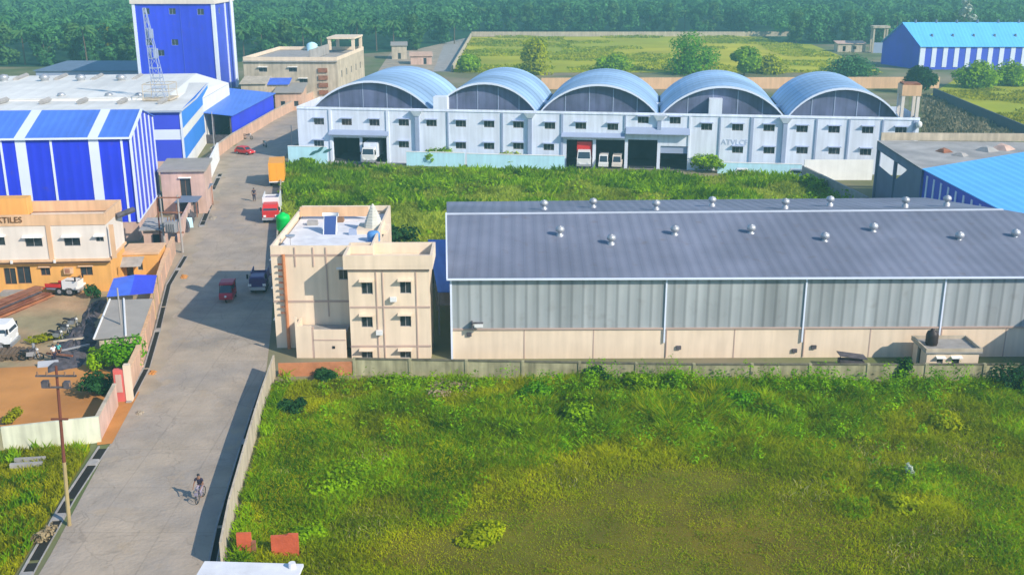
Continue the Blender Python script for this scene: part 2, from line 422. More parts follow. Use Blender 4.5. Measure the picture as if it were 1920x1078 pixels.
def frond_verts(r, n, L, zc, cx=0, cy=0, up=.5):
    V = []; T = []
    for i in range(n):
        a = 6.283 * i / n + r.uniform(-.2, .2); e = up + r.uniform(-.35, .45); l = L * r.uniform(.8, 1.1); w_ = l * .13
        p = [];
        for k in range(6):
            t = k / 5; rr = l * t * math.cos(e * .6) * (1 - .12 * t); z = zc + l * (math.sin(e) * t - .75 * t * t); p.append((cx + math.cos(a) * rr, cy + math.sin(a) * rr, z))
        pa = (-math.sin(a), math.cos(a)); t0 = r.random()
        for k in range(5):
            w0 = w_ * math.sin(math.pi * (k / 5 * .85 + .12)); w1 = w_ * math.sin(math.pi * ((k + 1) / 5 * .85 + .12)) if k < 4 else .02
            for sg in (1, -1):
                V += [p[k], p[k + 1], (p[k + 1][0] + sg * pa[0] * w1, p[k + 1][1] + sg * pa[1] * w1, p[k + 1][2] - w1 * .7), (p[k][0] + sg * pa[0] * w0, p[k][1] + sg * pa[1] * w0, p[k][2] - w0 * .7)]
                T.append(t0 * .6 + .4 * r.random())
    return V, T
def palm(label, loc, h, L, seed, group=None, leaf='palm'):
    o = thing('palm_tree', label, 'palm', loc, group); r = random.Random(seed); x, y = loc[:2]
    lean = r.uniform(-.8, .8)
    MB().tube([(x, y, -.1), (x + lean * .3, y, h * .5), (x + lean, y, h)], [.3, .2, .16], 7).build('trunk', 'bark', o)
    V, T = frond_verts(r, 15, L, h, lean, 0)
    npmesh('crown', np.array(V), 4, LEAF[leaf], T, o); return o
def in_poly(px, py, poly):
    ins = np.zeros(len(px), bool); j = len(poly) - 1
    for i in range(len(poly)):
        xi, yi = poly[i][:2]; xj, yj = poly[j][:2]
        c = ((yi > py) != (yj > py)) & (px < (xj - xi) * (py - yi) / (yj - yi + 1e-12) + xi); ins ^= c; j = i
    return ins
def scatter(poly, dens, seed):
    r = np.random.default_rng(seed); P = np.array([p[:2] for p in poly]); lo, hi = P.min(0), P.max(0)
    n = int(dens * (hi - lo).prod()); p = lo + r.random((n, 2)) * (hi - lo)
    return p[in_poly(p[:, 0], p[:, 1], poly)]
def blades(p, h, wd, seed, lean=.35, z=0.02):
    """three-point blades: p (N,2), h (N,), wd (N,)"""
    r = np.random.default_rng(seed); N = len(p); a = r.random(N) * 6.283; b = r.random(N) * 6.283; k = lean * (.3 + r.random(N)) * h
    dx, dy = np.cos(a) * wd, np.sin(a) * wd
    base = np.c_[p, np.full(N, z)]; v0 = base + np.c_[dx, dy, np.zeros(N)]; v1 = base - np.c_[dx, dy, np.zeros(N)]
    mid = base + np.c_[np.cos(b) * k * .3, np.sin(b) * k * .3, h * .6]
    tip = base + np.c_[np.cos(b) * k, np.sin(b) * k, h]
    m1 = mid - np.c_[dx, dy, np.zeros(N)] * .8
    m0 = mid + np.c_[dx, dy, np.zeros(N)] * .8
    q = np.stack([v0, m0, tip, m1], 1)   # diamond
    q[:, 0] = base
    return q.reshape(-1, 3)
def sheet(name, pts, z, m, kind='structure'):
    k = MB(); k.quad(*[(p[0], p[1], z) for p in pts]); o = k.build(name, m); o['kind'] = kind; return o

# ================================================================ THE SETTING
sheet('ground', [(-1100, -90), (1100, -90), (1100, 1500), (-1100, 1500)], 0, 'ground')
roadL = [G(*p) for p in ((20, 1160), (75, 1078), (140, 955), (205, 835), (258, 740), (292, 650), (308, 570), (332, 505), (360, 440), (385, 385), (402, 340), (420, 302), (446, 275))] + [(-55.5, 219), (-55.5, 250), (-55, 330)]
roadR = [G(*p) for p in ((395, 1160), (414, 1078), (442, 955), (470, 835), (488, 760), (500, 690), (508, 620), (512, 560), (514, 500), (518, 440), (523, 390), (527, 345), (530, 302), (545, 275))] + [(-42, 219), (-43.5, 250), (-44, 330)]
def strip(name, A, B, z, m):
    k = MB(); n = 60
    def samp(P, t):
        ys = [p[1] for p in P]; y = 50 + (330 - 50) * t
        for a, b in zip(P, P[1:]):
            if a[1] <= y <= b[1]: q = (y - a[1]) / (b[1] - a[1]); return a[0] + (b[0] - a[0]) * q, y
        return (P[0][0], y) if y < P[0][1] else (P[-1][0], y)
    for i in range(n):
        a0, a1 = samp(A, i / n), samp(A, (i + 1) / n); b0, b1 = samp(B, i / n), samp(B, (i + 1) / n)
        k.quad((*a0, z), (*b0, z), (*b1, z), (*a1, z))
    return struct(k.build(name, m))
strip('road', roadL, roadR, .03, 'road_surface')
lot = lambda *P: [G(*p) for p in P]
# sandy shoulder and yards on the left of the road
sheet('shoulder', [(p[0] - 4.2, p[1]) for p in roadL[4:13]] + [(p[0] + .6, p[1]) for p in roadL[4:13]][::-1], .015, 'sand')
k = MB(); sh = roadL[4:14]
shp = []
for a, b in zip(sh, sh[1:]):
    nn = max(1, int(math.hypot(b[0] - a[0], b[1] - a[1]) / 1.1))
    shp += [(a[0] + (b[0] - a[0]) * i / nn, a[1] + (b[1] - a[1]) * i / nn, .7 + .7 * random.random() + .8 * math.sin(a[1] * .3 + i * .7) ** 2) for i in range(nn)]
for a, b in zip(shp, shp[1:]): k.quad((a[0] - .5, a[1], .036), (a[0] + a[2], a[1], .036), (b[0] + b[2], b[1], .036), (b[0] - .5, b[1], .036))
struct(k.build('road_edge_sand', 'sand'))
sheet('yard_soil', lot((-160, 800), (187, 800), (225, 700), (150, 680), (0, 690), (-220, 690)), .02, 'soil')
sheet('yard_ground', lot((-220, 695), (0, 690), (150, 682), (222, 702), (275, 600), (300, 540), (215, 535), (-250, 545)), .025, 'yard_dirt')
sheet('driveway', lot((182, 835), (210, 832), (262, 735), (245, 735), (205, 755), (186, 790)), .045, 'soil')
meadow_poly = lot((442, 1075), (452, 960), (480, 850), (512, 722), (665, 712), (1300, 722), (2010, 722), (2150, 1180), (420, 1180))
sheet('meadow_ground', meadow_poly, .01, 'turf')
verge_poly = lot((-60, 1180), (-35, 1180), (28, 1078), (170, 845), (10, 850), (-180, 862))
sheet('verge_ground', verge_poly, .012, 'turf')
mid_poly = lot((533, 470), (531, 400), (533, 318), (1490, 342), (1596, 384), (1606, 470))
sheet('reed_ground', mid_poly, .01, 'turf_dark')
far_poly = lot((850, 137), (885, 70), (1480, 68), (1640, 137))
sheet('far_field', [far_poly[0], (far_poly[3][0] + 3, far_poly[3][1]), far_poly[2], far_poly[1]], .05, 'far_turf')
sheet('east_field', lot((1745, 178), (1915, 258), (2600, 258), (2300, 150), (1790, 150)), .05, 'far_turf')
sheet('waste_ground', lot((1705, 178), (1745, 178), (1915, 258), (1915, 300), (1700, 300)), .04, 'turf_dark')
sheet('side_road', lot((812, 135), (838, 72), (882, 72), (850, 135)), .06, 'concrete')
sheet('clay_patch', lot((705, 140), (735, 95), (838, 80), (812, 140)), .05, 'sand')
sheet('forecourt', lot((560, 304), (560, 296), (1500, 312), (1500, 324)), .03, 'concrete')

# drains: black slots with kerbs along the road ---------------------------
def drain(name, label, pts, wd=.55, gaps=()):
    o = thing(name, label, 'drain', (*pts[0][:2], 0)); k = MB(); e = MB(); n = len(pts)
    for i, (a, b) in enumerate(zip(pts, pts[1:])):
        f = Fr(a, (b[0] - a[0], b[1] - a[1])); L = math.hypot(b[0] - a[0], b[1] - a[1]); k.fr = f; e.fr = f
        g = .35 if i % 3 == 0 else .0
        k.quad((g, 0, .05), (L - g, 0, .05), (L - g, wd, .05), (g, wd, .05))
        e.box(0, L, wd, wd + .12, 0, .14); e.box(0, L, -.08, -.002, 0, .06)
        if g > .3: e.box(-.45, .45, 0, wd, .055, .15)
    k.build('channel', 'drain_black', o); e.build('kerb', 'concrete', o); return o
def resample(P, step):
    out = [P[0]]; 
    for a, b in zip(P, P[1:]):
        L = math.hypot(b[0] - a[0], b[1] - a[1]); n = max(1, round(L / step))
        for i in range(1, n + 1): out.append((a[0] + (b[0] - a[0]) * i / n, a[1] + (b[1] - a[1]) * i / n))
    return out
drain('drain', 'long black roadside drain with pale kerb beside the grass verge at the lower left', resample(lot((58, 1082), (75, 1050), (140, 935), (203, 838)), 2.4), .62)
drain('drain', 'dark open drain curving between the peach walls and the road', resample(lot((248, 752), (280, 690), (300, 620), (320, 535), (352, 480)), 6.5), .42)
drain('drain', 'short drain slot beside the pale wall further up the road', resample(lot((382, 425), (398, 385)), 3.5), .6)
drain('drain', 'farthest drain slot beside the white roadside wall', resample(lot((402, 358), (417, 326)), 4), .6)

# ================================================================ FOREGROUND WALLS
O0 = G(665, 703); back_w = [G(665, 703), G(1300, 714), G(2060, 714)]
o = boundary('boundary_wall', 'long weathered concrete compound wall behind the overgrown meadow, stained black along its top', back_w, 1.5, 'old_concrete', .2, pillars=5.2, cap='old_cap')
o = boundary('boundary_wall', 'short terracotta coloured wall in front of the cream three storey building', [G(523, 706), (O0[0] - .05, O0[1])], 1.25, 'terracotta', .2)
rw = lot((420, 1070), (436, 985), (460, 895), (478, 830), (497, 765), (517, 705))
o = boundary('boundary_wall', 'pale roadside wall running along the right of the road past the meadow', rw, 2.0, 'dusty_wall', .14, pillars=0)
drain('drain', 'deep shaded gutter at the foot of the roadside wall by the meadow', resample([(p[0] - .6, p[1]) for p in rw], 12), .36)
rw2 = lot((519, 560), (521, 480), (524, 420), (530, 330), (533, 306))
boundary('boundary_wall', 'low grey wall between the road and the reed field, behind the parked lorries', rw2, 1.3, 'dusty_wall', .18)
# white roofed cabin right under the camera and the brick stub with it
c0 = G(392, 1052, 3.1)
f = yaw((c0[0], c0[1], 0), -3); f = Fr(f(0, -7.2, 0), f.u)
o = thing('cabin', 'white flat roofed cabin cut off by the bottom edge of the photo', 'cabin', tuple(f(0, 0, 0)))
shell(f, 5.2, 7, 0, 2.95, hf=[(1, 2, .2, 2.2)]).build('wall', 'white_paint', o)
MB(f).box(-.25, 5.45, -.25, 7.2, 2.95, 3.12).build('roof', 'roof_white', o)
MB(f).cyl(4.9, 6.8, 3.122, 3.42, .22, .2).build('roof_post', 'roof_white', o)
b0 = G(443, 1046); f = yaw(b0, 4)
o = thing('brick_wall', 'broken red brick wall stub with a red panel among the weeds by the road wall', 'wall', b0)
MB(f).box(.1, 1.0, 0, .22, 0, 1.7).build('brick_panel', 'red_brick', o)
MB(f).prism([(2.2, 0), (3.9, 0), (3.9, 1.5), (3.3, 1.52), (3.1, 1.42), (2.2, 1.4)], .05, .25).build('brick_panel', 'red_brick', o)
MB(f).box(1.002, 1.25, -.03, .25, 0, 1.1).build('brick_pier', 'rust', o)

# ================================================================ GREY WAREHOUSE
A0 = Vector(G(848, 673)); ze = ZA(520, A0.y); zc = ZA(617, A0.y)
bl = Vector(G(842, 380, ze)); br = Vector(G(1735, 371, ze))
A0 = Vector((A0.x, A0.y, 0)); u = Vector((1, .012, 0)).normalized(); W = 86
v = Vector((bl.x - A0.x, bl.y - A0.y, 0)); D = v.length; fw = Fr(A0, u, v)
rm = (A0 + v * .5); zr = ZA(401, rm.y + .3)
rr = Vector(G(1880, 394, zr))
o = wh = thing('warehouse', 'long warehouse with grey metal roof, ribbed grey cladding over a cream wall, beside the meadow', 'warehouse', tuple(A0))
P = lambda x: fw(x, 0, 0)
fr_r = A0 + u * W                       # far beyond the frame
k = MB(fw); wall(k, 0, W, 0, zc, ()); k.build('plinth_wall', 'cream_wall', o)
k = MB(fw); k.quad((0, -.06, zc + .02), (W, -.06, zc + .02), (W, -.06, ze), (0, -.06, ze)); k.quad((0, -.06, zc + .02), (0, 0, zc + .02), (W, 0, zc + .02), (W, -.06, zc + .02)); k.build('cladding', 'grey_clad', o)
k = MB(fw); k.box(-.1, W, -.14, -.062, zc - .06, zc + .10); k.build('drip_rail', 'cream_band', o)
k = MB(); lb = A0 + v
k.add([tuple(A0), tuple(lb), (lb.x, lb.y, ze), (rm.x, rm.y, zr - .05), (A0.x, A0.y, ze)], [(0, 1, 2, 3, 4)]); k.build('end_wall', 'grey_clad', o)
k = MB(); rgt = [(lb.x, lb.y), (br.x, br.y), (rr.x, rr.y), (fr_r.x, fr_r.y)]
for (a, b), (za, zb) in zip(zip(rgt, rgt[1:]), ((ze, ze), (ze, zr), (zr, ze))): k.quad((*a, 0), (*b, 0), (*b, zb - .02), (*a, za - .02))
k.build('rear_wall', 'grey_clad', o)
ov = v.normalized() * .45; uo = u * .3
fl = A0 - ov - uo; roof = MB()
sl = (zr - ze) / (D / 2); zl = ze - .45 * sl + .06
roof.slab([(fl.x, fl.y, zl), (fr_r.x - ov.x, fr_r.y - ov.y, zl), (rr.x, rr.y, zr + .06), (rm.x - uo.x, rm.y - uo.y, zr + .06)], .05)
roof.slab([(rm.x - uo.x, rm.y - uo.y + .01, zr + .06), (rr.x, rr.y + .01, zr + .06), (br.x, br.y, zl + .02), (lb.x + ov.x - uo.x, lb.y + ov.y, zl)], .05)
rf = roof.build('roof', 'grey_roof', o)
k = MB(); rl = Vector((rm.x - uo.x, rm.y, 0))
k.add([(rl.x, rl.y - .30, zr + .03), (rr.x, rr.y - .30, zr + .03), (rr.x, rr.y, zr + .16), (rl.x, rl.y, zr + .16), (rr.x, rr.y + .30, zr + .03), (rl.x, rl.y + .30, zr + .03)], [(0, 1, 2, 3), (3, 2, 4, 5)])
k.build('ridge_cap', 'soft_trim', rf)
k = MB(fw); k.box(-.4, W, -.62, -.46, zl - .12, zl + .04); k.build('gutter', 'white_trim', rf)
k = MB(); k.hexa([(fl.x - .12, fl.y, zl - .1), (fl.x + .02, fl.y, zl - .1), (rl.x + .02, rl.y, zr), (rl.x - .12, rl.y, zr)], [(fl.x - .12, fl.y, zl + .1), (fl.x + .02, fl.y, zl + .1), (rl.x + .02, rl.y, zr + .2), (rl.x - .12, rl.y, zr + .2)])
k.build('verge_trim', 'white_trim', rf)
for px in (1247, 1508, 1768):
    x = XA(px, 600, A0.y) - A0.x; k = MB(fw); k.box(x - .07, x + .07, -.20, -.062, 1.6, ze - .1); k.build('downpipe', 'white_trim', o)
    k = MB(fw); k.box(x + .2, x + .28, -.10, -.003, .1, zc - .1); k.build('drain_pipe', 'cream_band', o)
k = MB(fw); k.box(-.1, .08, -.16, -.065, 0, ze - .1); k.build('corner_trim', 'white_trim', o)
for px in (983, 1113, 1378, 1634, 1890, 2050):
    x = XA(px, 640, A0.y) - A0.x; MB(fw).box(x - .05, x + .05, -.025, .01, 0, zc - .1).build('wall_joint', 'cream_band', o)
x = XA(885, 605, A0.y) - A0.x
k = MB(fw); k.box(x - .05, x + .05, -.75, -.07, zc + .15, zc + .85); k.box(x, x + 1.0, -.85, -.55, zc + .8, zc + .87); k.build('lamp_bracket', 'scrap', o)
k = MB(fw); k.box(x + .2, x + 1.0, -.83, -.57, zc + .45, zc + .78); k.build('flood_lamp', 'vehicle_white', o)
for px, zz in ((1273, .9), (1528, .9), (1492, .55), (880, 2.3)):
    x = XA(px, 650, A0.y) - A0.x; MB(fw).box(x - .22, x + .22, -.18, -.003, zz, zz + .35).build('switch_box', 'scrap', o)
def roof_z(p):     # height of warehouse roof at a plan position
    t = (Vector((p[0], p[1], 0)) - A0).dot(v.normalized()) / D; return ze + (zr - ze) * (1 - abs(2 * t - 1))
ve = MB(); ve.lathe(0, 0, [(.34, -.1), (.34, .18), (.2, .22), (.2, .42)], 12); proto = None
for i, (px, py) in enumerate([(1020, 394), (1112, 390), (1230, 394), (1335, 387), (1472, 391), (1556, 386), (1697, 388), (1775, 385), (1050, 444), (1146, 460), (1265, 443), (1408, 441), (1546, 456), (1637, 438), (1798, 455), (1903, 450)]):
    p = G(px, py, 9.0)
    for _ in range(6): p = G(px, py, roof_z(p))
    k = MB(); z = p[2] + .03; k.lathe(p[0], p[1], [(.36, z - .15), (.36, z + .22), (.22, z + .27), (.22, z + .45), (.42, z + .55), (.46, z + .8), (.34, z + 1.0), (.06, z + 1.1)], 12)
    k.build('roof_vent', 'steel', rf, True)
# small outhouse, tank and machines in front of the warehouse right end
p0 = Vector(G(1716, 684)); f = yaw((p0.x, p0.y - 0, 0), 0); zt = ZA(638, p0.y)
f = Fr((p0.x, 89.75, 0), (1, .012)); W2 = 4.7; D2 = 3.2
oh = thing('outhouse', 'small cream flat roofed outhouse in front of the warehouse under the dark water tank', 'outhouse', tuple(f(0, 0, 0)))
hs = [(.95, 1.5, 1.05, 1.6), (2.3, 3.0, .7, 1.6)]
shell(f, W2, D2, 0, 2.1, hf=hs, hl=[(1, 1.8, 0, 1.9)]).build('wall', 'cream_wall', oh)
for h in hs: window(f, oh, h, .35, 1)
k = MB(f); k.box(-.2, W2 + .2, -.2, D2 + .2, 2.1, 2.22); k.build('roof', 'concrete', oh)
parapet(Fr(f(-.2, -.2, 0), f.u), W2 + .4, D2 + .4, 2.222, .3, .15).build('parapet', 'dusty_wall', oh)
MB(f).lathe(1.0, 1.7, [(.5, 2.23), (.52, 2.4), (.55, 2.42), (.55, 3.2), (.45, 3.5), (.2, 3.65), (.18, 3.75), (.02, 3.8)], 16).build('water_tank', 'black_plastic', None, True)
tk = bpy.data.objects['water_tank']; tag(tk, 'dark brown water tank standing on the small cream outhouse roof', 'water tank')
q = G(1583, 681); f2 = Fr((q[0], 90.6, 0), (1, 0)); 
t_ = thing('generator', 'dark green boxy generator under a tilted cover at the warehouse foot', 'generator', tuple(f2(0, 0, 0)))
MB(f2).hexa([(-1, 0, .2), (1.2, 0, .2), (1.2, .9, .2), (-1, .9, .2)], [(-1, 0, 1.0), (1.2, 0, .9), (1.2, .9, .9), (-1, .9, 1.0)]).build('housing', 'scrap', t_)
MB(f2).slab([(-1.1, -.15, 1.55), (1.4, -.15, 1.2), (1.4, 1.1, 1.2), (-1.1, 1.1, 1.55)], .08).build('cover', 'leaf_dark' and 'scrap', t_)
for sx in (-.9, 1.1): MB(f2).box(sx - .05, sx + .05, .4, .5, 0, 1.2).build('support', 'scrap', t_)

# ================================================================ CREAM THREE STOREY BUILDING
cb = thing('apartment_building', 'cream three storey building with brown bands and cluttered roof terrace beside the warehouse', 'building', (-21, 94, 0))
fs = Fr((-15.05, 93.76, 0), (1, .01)); Ws = 7.45; zs = ZA(498, 93.76)
def wx(px, py, Y, fr): return (Vector((XA(px, py, Y), Y, 0)) - fr.o).dot(fr.u)
hs = []
for (cx, za, zb) in ((688, 552, 527), (688, 614, 591), (688, 672, 656), (760, 551, 526), (760, 613, 590), (760, 672, 656)):
    x = wx(cx, za, 93.76, fs); hs.append((x - .5, x + .55, ZA(za, 93.76), ZA(zb, 93.76)))
k = shell(fs, Ws, 4.2, 0, zs, hf=hs); k.build('stair_tower_wall', 'cream_wall', cb)
for h in hs: window(fs, cb, h, .55, 2, hoodmat='cream_wall')
MB(fs).box(.15, Ws - .15, .15, 4.05, zs - .35, zs - .25).build('tower_roof', 'concrete', cb)
k = parapet(Fr(fs(-.35, -.35, 0), fs.u), Ws + .7, 4.8, zs + .02, ZA(480, 93.4) - zs, .25)
k.fr = fs; k.box(-.35, Ws + .35, -.35, 4.45, zs - .28, zs + .01); k.build('tower_parapet', 'cream_wall', cb)
for z in (ZA(649, 93.76), ZA(576, 93.76), zs - .45):
    MB(fs).box(-.02, Ws + .03, -.05, -.003, z - .09, z + .09).build('floor_band', 'cream_band', cb)
for px in (720, 708, 782):
    x = wx(px, 600, 93.76, fs); MB(fs).box(x - .05, x + .05, -.07, -.002, 0, zs - .3).build('corner_strip', 'cream_band', cb)
for px, py in ((738, 560), (712, 622)):
    x, z = wx(px, py, 93.76, fs), ZA(py, 93.76); MB(fs).box(x - .3, x + .3, -.42, -.06, z - .2, z + .2).build('air_conditioner', 'vehicle_white', cb)
# main block
Ym = 96.6; zt = ZA(472, Ym)
fm = Fr((XA(513, 560, Ym), Ym, 0), (1, .01)); Wm = 9.6; Dm = 17
hs = [(wx(645, 520, Ym, fm) - .5, wx(645, 520, Ym, fm) + .35, ZA(525, Ym), ZA(505, Ym))]
hl = [(2 + 4 * i, 3.4 + 4 * i, z, z + 1.3) for i in range(4) for z in (1.0, 4.2, 7.0)]
hm = [(8.0, 8.9, 5.9, 7.0)] if False else hs
shell(fm, Wm, Dm, 0, zt, hf=hm, hl=hl).build('main_wall', 'cream_wall', cb)
for h in hm: window(fm, cb, h, .3, 2)
for h in hl: window(fm.left(Dm), cb, h, .5, 2)
MB(fm).box(.2, Wm - .2, .2, Dm - .2, zt - .5, zt - .35).build('terrace_floor', 'roof_white', cb)
k = parapet(fm, Wm, Dm, zt + .002, .55, .2); k.build('parapet', 'cream_wall', cb)
for z in (zt - .35, ZA(565, Ym)): MB(fm).box(-.02, Wm, -.05, -.003, z - .1, z + .1).build('floor_band', 'cream_band', cb)
for px in (554, 588, 612): 
    x = wx(px, 500, Ym, fm); MB(fm).box(x - .06, x + .06, -.07, -.002, ZA(500, Ym) if px < 600 else 3.2, zt + .4).build('downpipe', 'cream_band', cb)
# raised rear part with its own parapet and wall panels
MB(fm).box(.25, 7.5, 14.2, 14.45, zt + .002, zt + 1.0).build('rear_screen_wall', 'peach_parapet', cb)
# roof cone of a small shrine
pc = G(690, 452, zt - .3)
sh_ = thing('shrine_tower', 'pale stepped cone of a small rooftop shrine at the back of the cream building', 'shrine', (pc[0], pc[1] + 4.5, zt - .35))
k = MB(); x, y = pc[0], pc[1] + 4.5
hgt = 2.5
prof = []
for i in range(9):
    t = i / 9; r_ = 1.05 * (1 - t) ** .8 + .12; prof += [(r_, zt - .35 + hgt * t), (r_ * .96, zt - .35 + hgt * (t + .09))]
k.lathe(x, y, prof + [(.03, zt - .35 + hgt + .3)], 8); k.build('spire', 'shrine_stone', sh_)
MB().box(x - 1.6, x + 1.6, y - 1.6, y + 1.6, zt - .348, zt + .05).build('base', 'cream_wall', sh_)
pg = G(530, 430, zt - .35)
k = MB(); k.lathe(pg[0] + .1, pg[1], [(.68, zt - .35), (.72, zt - .2), (.68, zt + .2), (.72, zt + .24), (.68, zt + .75), (.72, zt + .79), (.66, zt + 1.1), (.38, zt + 1.28), (.22, zt + 1.3), (.22, zt + 1.42), (.02, zt + 1.43)], 18)
tag(k.build('water_tank', 'green_plastic', None, True), 'bright green water tank on the roof terrace corner next to the road', 'water tank')
pb = G(697, 452, zt - .35)
k = MB(); k.lathe(pb[0] + .2, pb[1], [(.6, zt - .35), (.64, zt - .2), (.6, zt), (.64, zt + .04), (.62, zt + .45), (.5, zt + .6), (.2, zt + .66), (.02, zt + .7)], 18)
tag(k.build('water_tank', 'blue_plastic', None, True), 'blue water tank on the terrace below the shrine cone', 'water tank')
ps = G(618, 440, zt - .35)
so_ = thing('solar_heater', 'upright dark blue solar water heater panel on the white roof terrace', 'solar heater', ps)
k = MB(); x, y = ps[0], ps[1]; z = zt - .35
k.hexa([(x - .6, y, z), (x + .6, y, z), (x + .6, y + .1, z), (x - .6, y + .1, z)], [(x - .6, y + 1.0, z + 1.7), (x + .6, y + 1.0, z + 1.7), (x + .6, y + 1.1, z + 1.7), (x - .6, y + 1.1, z + 1.7)]); k.build('panel', 'solar', so_)
k = MB(); k.tube([(x - .8, y + 1.15, z + 1.8), (x + .8, y + 1.15, z + 1.8)], .2, 10); k.build('cylinder_tank', 'vehicle_white', so_, True)
for sx in (-.6, .6): k = MB(); k.tube([(x + sx, y + 1.1, z), (x + sx, y + 1.1, z + 1.7)], .04, 5); k.tube([(x + sx * 1.05, y - .02, z), (x + sx * 1.05, y + 1.1, z + 1.72)], .05, 5); k.build('leg', 'vehicle_white', so_)
# clutter on the roof corner
pq = G(545, 462, zt - .35)
o = thing('dish_antenna', 'small grey satellite dish on the front corner of the roof terrace', 'dish', pq)
MB().tube([(pq[0], pq[1], zt - .35), (pq[0], pq[1], zt + .45)], .04, 6).build('mast', 'steel', o)
MB().lathe(pq[0], pq[1], [(.05, zt + .45), (.4, zt + .6), (.5, zt + .75)], 12).build('dish', 'steel', o)
for i, (dx, dy, w_, h_, m, l) in enumerate([(3.2, 1.6, .8, .5, 'cloth_white', 'small white crate near the front of the roof terrace'), (5.6, 1.2, .9, .35, 'dusty_wall', 'low tan box behind the parapet of the roof terrace'), (1.4, 11.5, 1.1, .5, 'concrete', 'grey cement block stack near the green water tank'), (3.4, 12.8, 1.6, .45, 'brown_trim', 'brown planks stacked by the rear screen wall of the terrace'), (6.3, 7.5, .8, .6, 'cool_trim', 'blue grey box in the middle of the roof terrace')]):
    MB(fm).hexa([(dx, dy, zt - .348), (dx + w_, dy + .1, zt - .348), (dx + w_, dy + w_ * .7, zt - .348), (dx, dy + w_ * .6, zt - .348)], [(dx + .03, dy + .03, zt - .35 + h_), (dx + w_ - .05, dy + .12, zt - .35 + h_), (dx + w_ - .04, dy + w_ * .66, zt - .35 + h_ * .9), (dx + .05, dy + w_ * .57, zt - .35 + h_)]).build('roof_crate', m)
    tag([q for q in bpy.data.objects if q.name.startswith('roof_crate') and 'label' not in q][0], l, 'crate')
# annex with the walled court
fa = Fr((XA(556, 660, 93.9), 93.9, 0), (1, 0)); za = ZA(612, 93.9)
ax = thing('annex', 'low cream walled annex court between the road corner and the stair tower', 'annex', tuple(fa(0, 0, 0)))
k = MB(fa); k.box(0, 1.5, 0, .2, 0, za + .0); k.box(1.7, 4.7, .0, .2, 0, za - .35); k.box(0, .2, .2, 2.5, 0, za); k.build('front_wall', 'cream_wall', ax)
MB(fa).box(1.502, 1.698, .02, .3, 0, za - .1).build('pier', 'cream_band', ax)
MB(fa).box(0, .2, -.01, .2, za + .003, za + .9).build('post', 'cream_wall', ax)
MB(fa).box(.2, 4.7, .25, 2.6, za - .9, za - .75).build('roof', 'concrete', ax)
MB(fa).box(1.72, 4.68, -.04, -.003, 1.75, 1.85).build('band', 'cream_band', ax)
MB(fa).box(3.4, 3.65, -.05, -.002, .95, 1.2).build('hatch', 'plain_dark', ax)
# tall rusty pipe trellis on the wall
xl = wx(540, 600, Ym, fm)
o = thing('pipe_stack', 'rust red pipe with rungs climbing the left of the cream building', 'pipe', tuple(fm(xl, -.3, 0)))
MB(fm).tube([(xl, -.3, 0), (xl, -.3, zt - .2)], .16, 8).build('pipe', 'terracotta', o)
for i in range(9): MB(fm).box(xl - .55, xl, -.36, -.24, 3.6 + i * .6, 3.72 + i * .6).build('rung', 'rust', o)
# blue sheet canopy between building and warehouse
pbs = G(812, 492, 6.2)
o = thing('lean_to_shed', 'blue sheet roofed lean to between the cream building and the warehouse', 'shed', (-7.3, 99, 0))
MB().slab([(-7.3, 100, 4.6), (-5.9, 100, 4.6), (-6.9, 118, 5.2), (-9.6, 118, 5.2)], .08).build('roof', 'blue_roof', o)
MB().slab([(-7.4, 100.2, 3.2), (-5.8, 100.2, 3.2), (-5.9, 103.5, 3.5), (-7.4, 103.5, 3.5)], .06).build('roof', 'tan_roof', o)
k = MB(); k.box(-9.4, -7.1, 117.8, 118, 0, 5.1); k.build('wall', 'plain_dark', o)
for yy in (100.3, 108, 116): MB().cyl(-7.2 - (yy - 100) * .1, yy, 0, 4.6, .08).build('post', 'steel', o)

def fpt(fr, px, py, y=0.):     # where the sight line meets a facade plane: (x along it, height)
    a = (px - 960) / FPX; b = (539 - py) / FPX; d = Vector((a, cP + b * sP, -sP + b * cP))
    n = Vector((-fr.u.y, fr.u.x, 0)); o = fr.o + fr.v * y
    t = ((o.x) * n.x + (o.y) * n.y) / (d.x * n.x + d.y * n.y); p = d * t + Vector((0, 0, CAMZ))
    return (Vector((p.x, p.y, 0)) - Vector((o.x, o.y, 0))).dot(fr.u), p.z

# ================================================================ VAULTED DEPOT
Ov = G(562, 301); fv = Fr(Ov, (.991, -.131), (.131, .991)); Wv = fpt(fv, 1721, 260)[0]; Hv = fpt(fv, 570, 200)[1]
vb = thing('depot', 'long white two storey depot with five arched blue roofs behind the reed field', 'building', tuple(fv(0, 0, 0)))
hs = []; docks = []
up = [(597, 228), (649, 229), (701, 230), (756, 230), (808, 231), (863, 232), (916, 233), (971, 234), (1030, 236), (1088, 236), (1148, 238), (1205, 225), (1265, 226), (1324, 238), (1382, 239), (1441, 240), (1503, 242), (1563, 243), (1626, 244), (1688, 245)]
lo_ = [(597, 269), (756, 271), (863, 273), (916, 274), (971, 274), (1028, 276), (1382, 281), (1441, 282), (1503, 282), (1563, 283), (1622, 285)]
for i, (a, b) in enumerate(up + lo_):
    x, z = fpt(fv, a + 1, b); hs.append((x - .95, x + .95, z - .62, z + .62))
for (a, b, c) in ((626, 675, 258), (680, 725, 258), (1062, 1111, 262), (1117, 1171, 262), (1177, 1232, 262), (1238, 1291, 274)):
    x0 = fpt(fv, a, 285)[0]; x1 = fpt(fv, b, 285)[0]; docks.append((x0, x1, .02, fpt(fv, a, c)[1]))
k = shell(fv, Wv, 14, 0, Hv, hf=hs + docks); k.build('wall', 'cool_white', vb)
for h in hs: window(fv, vb, h, .6, 3, hoodmat='cool_trim')
k = MB(fv)
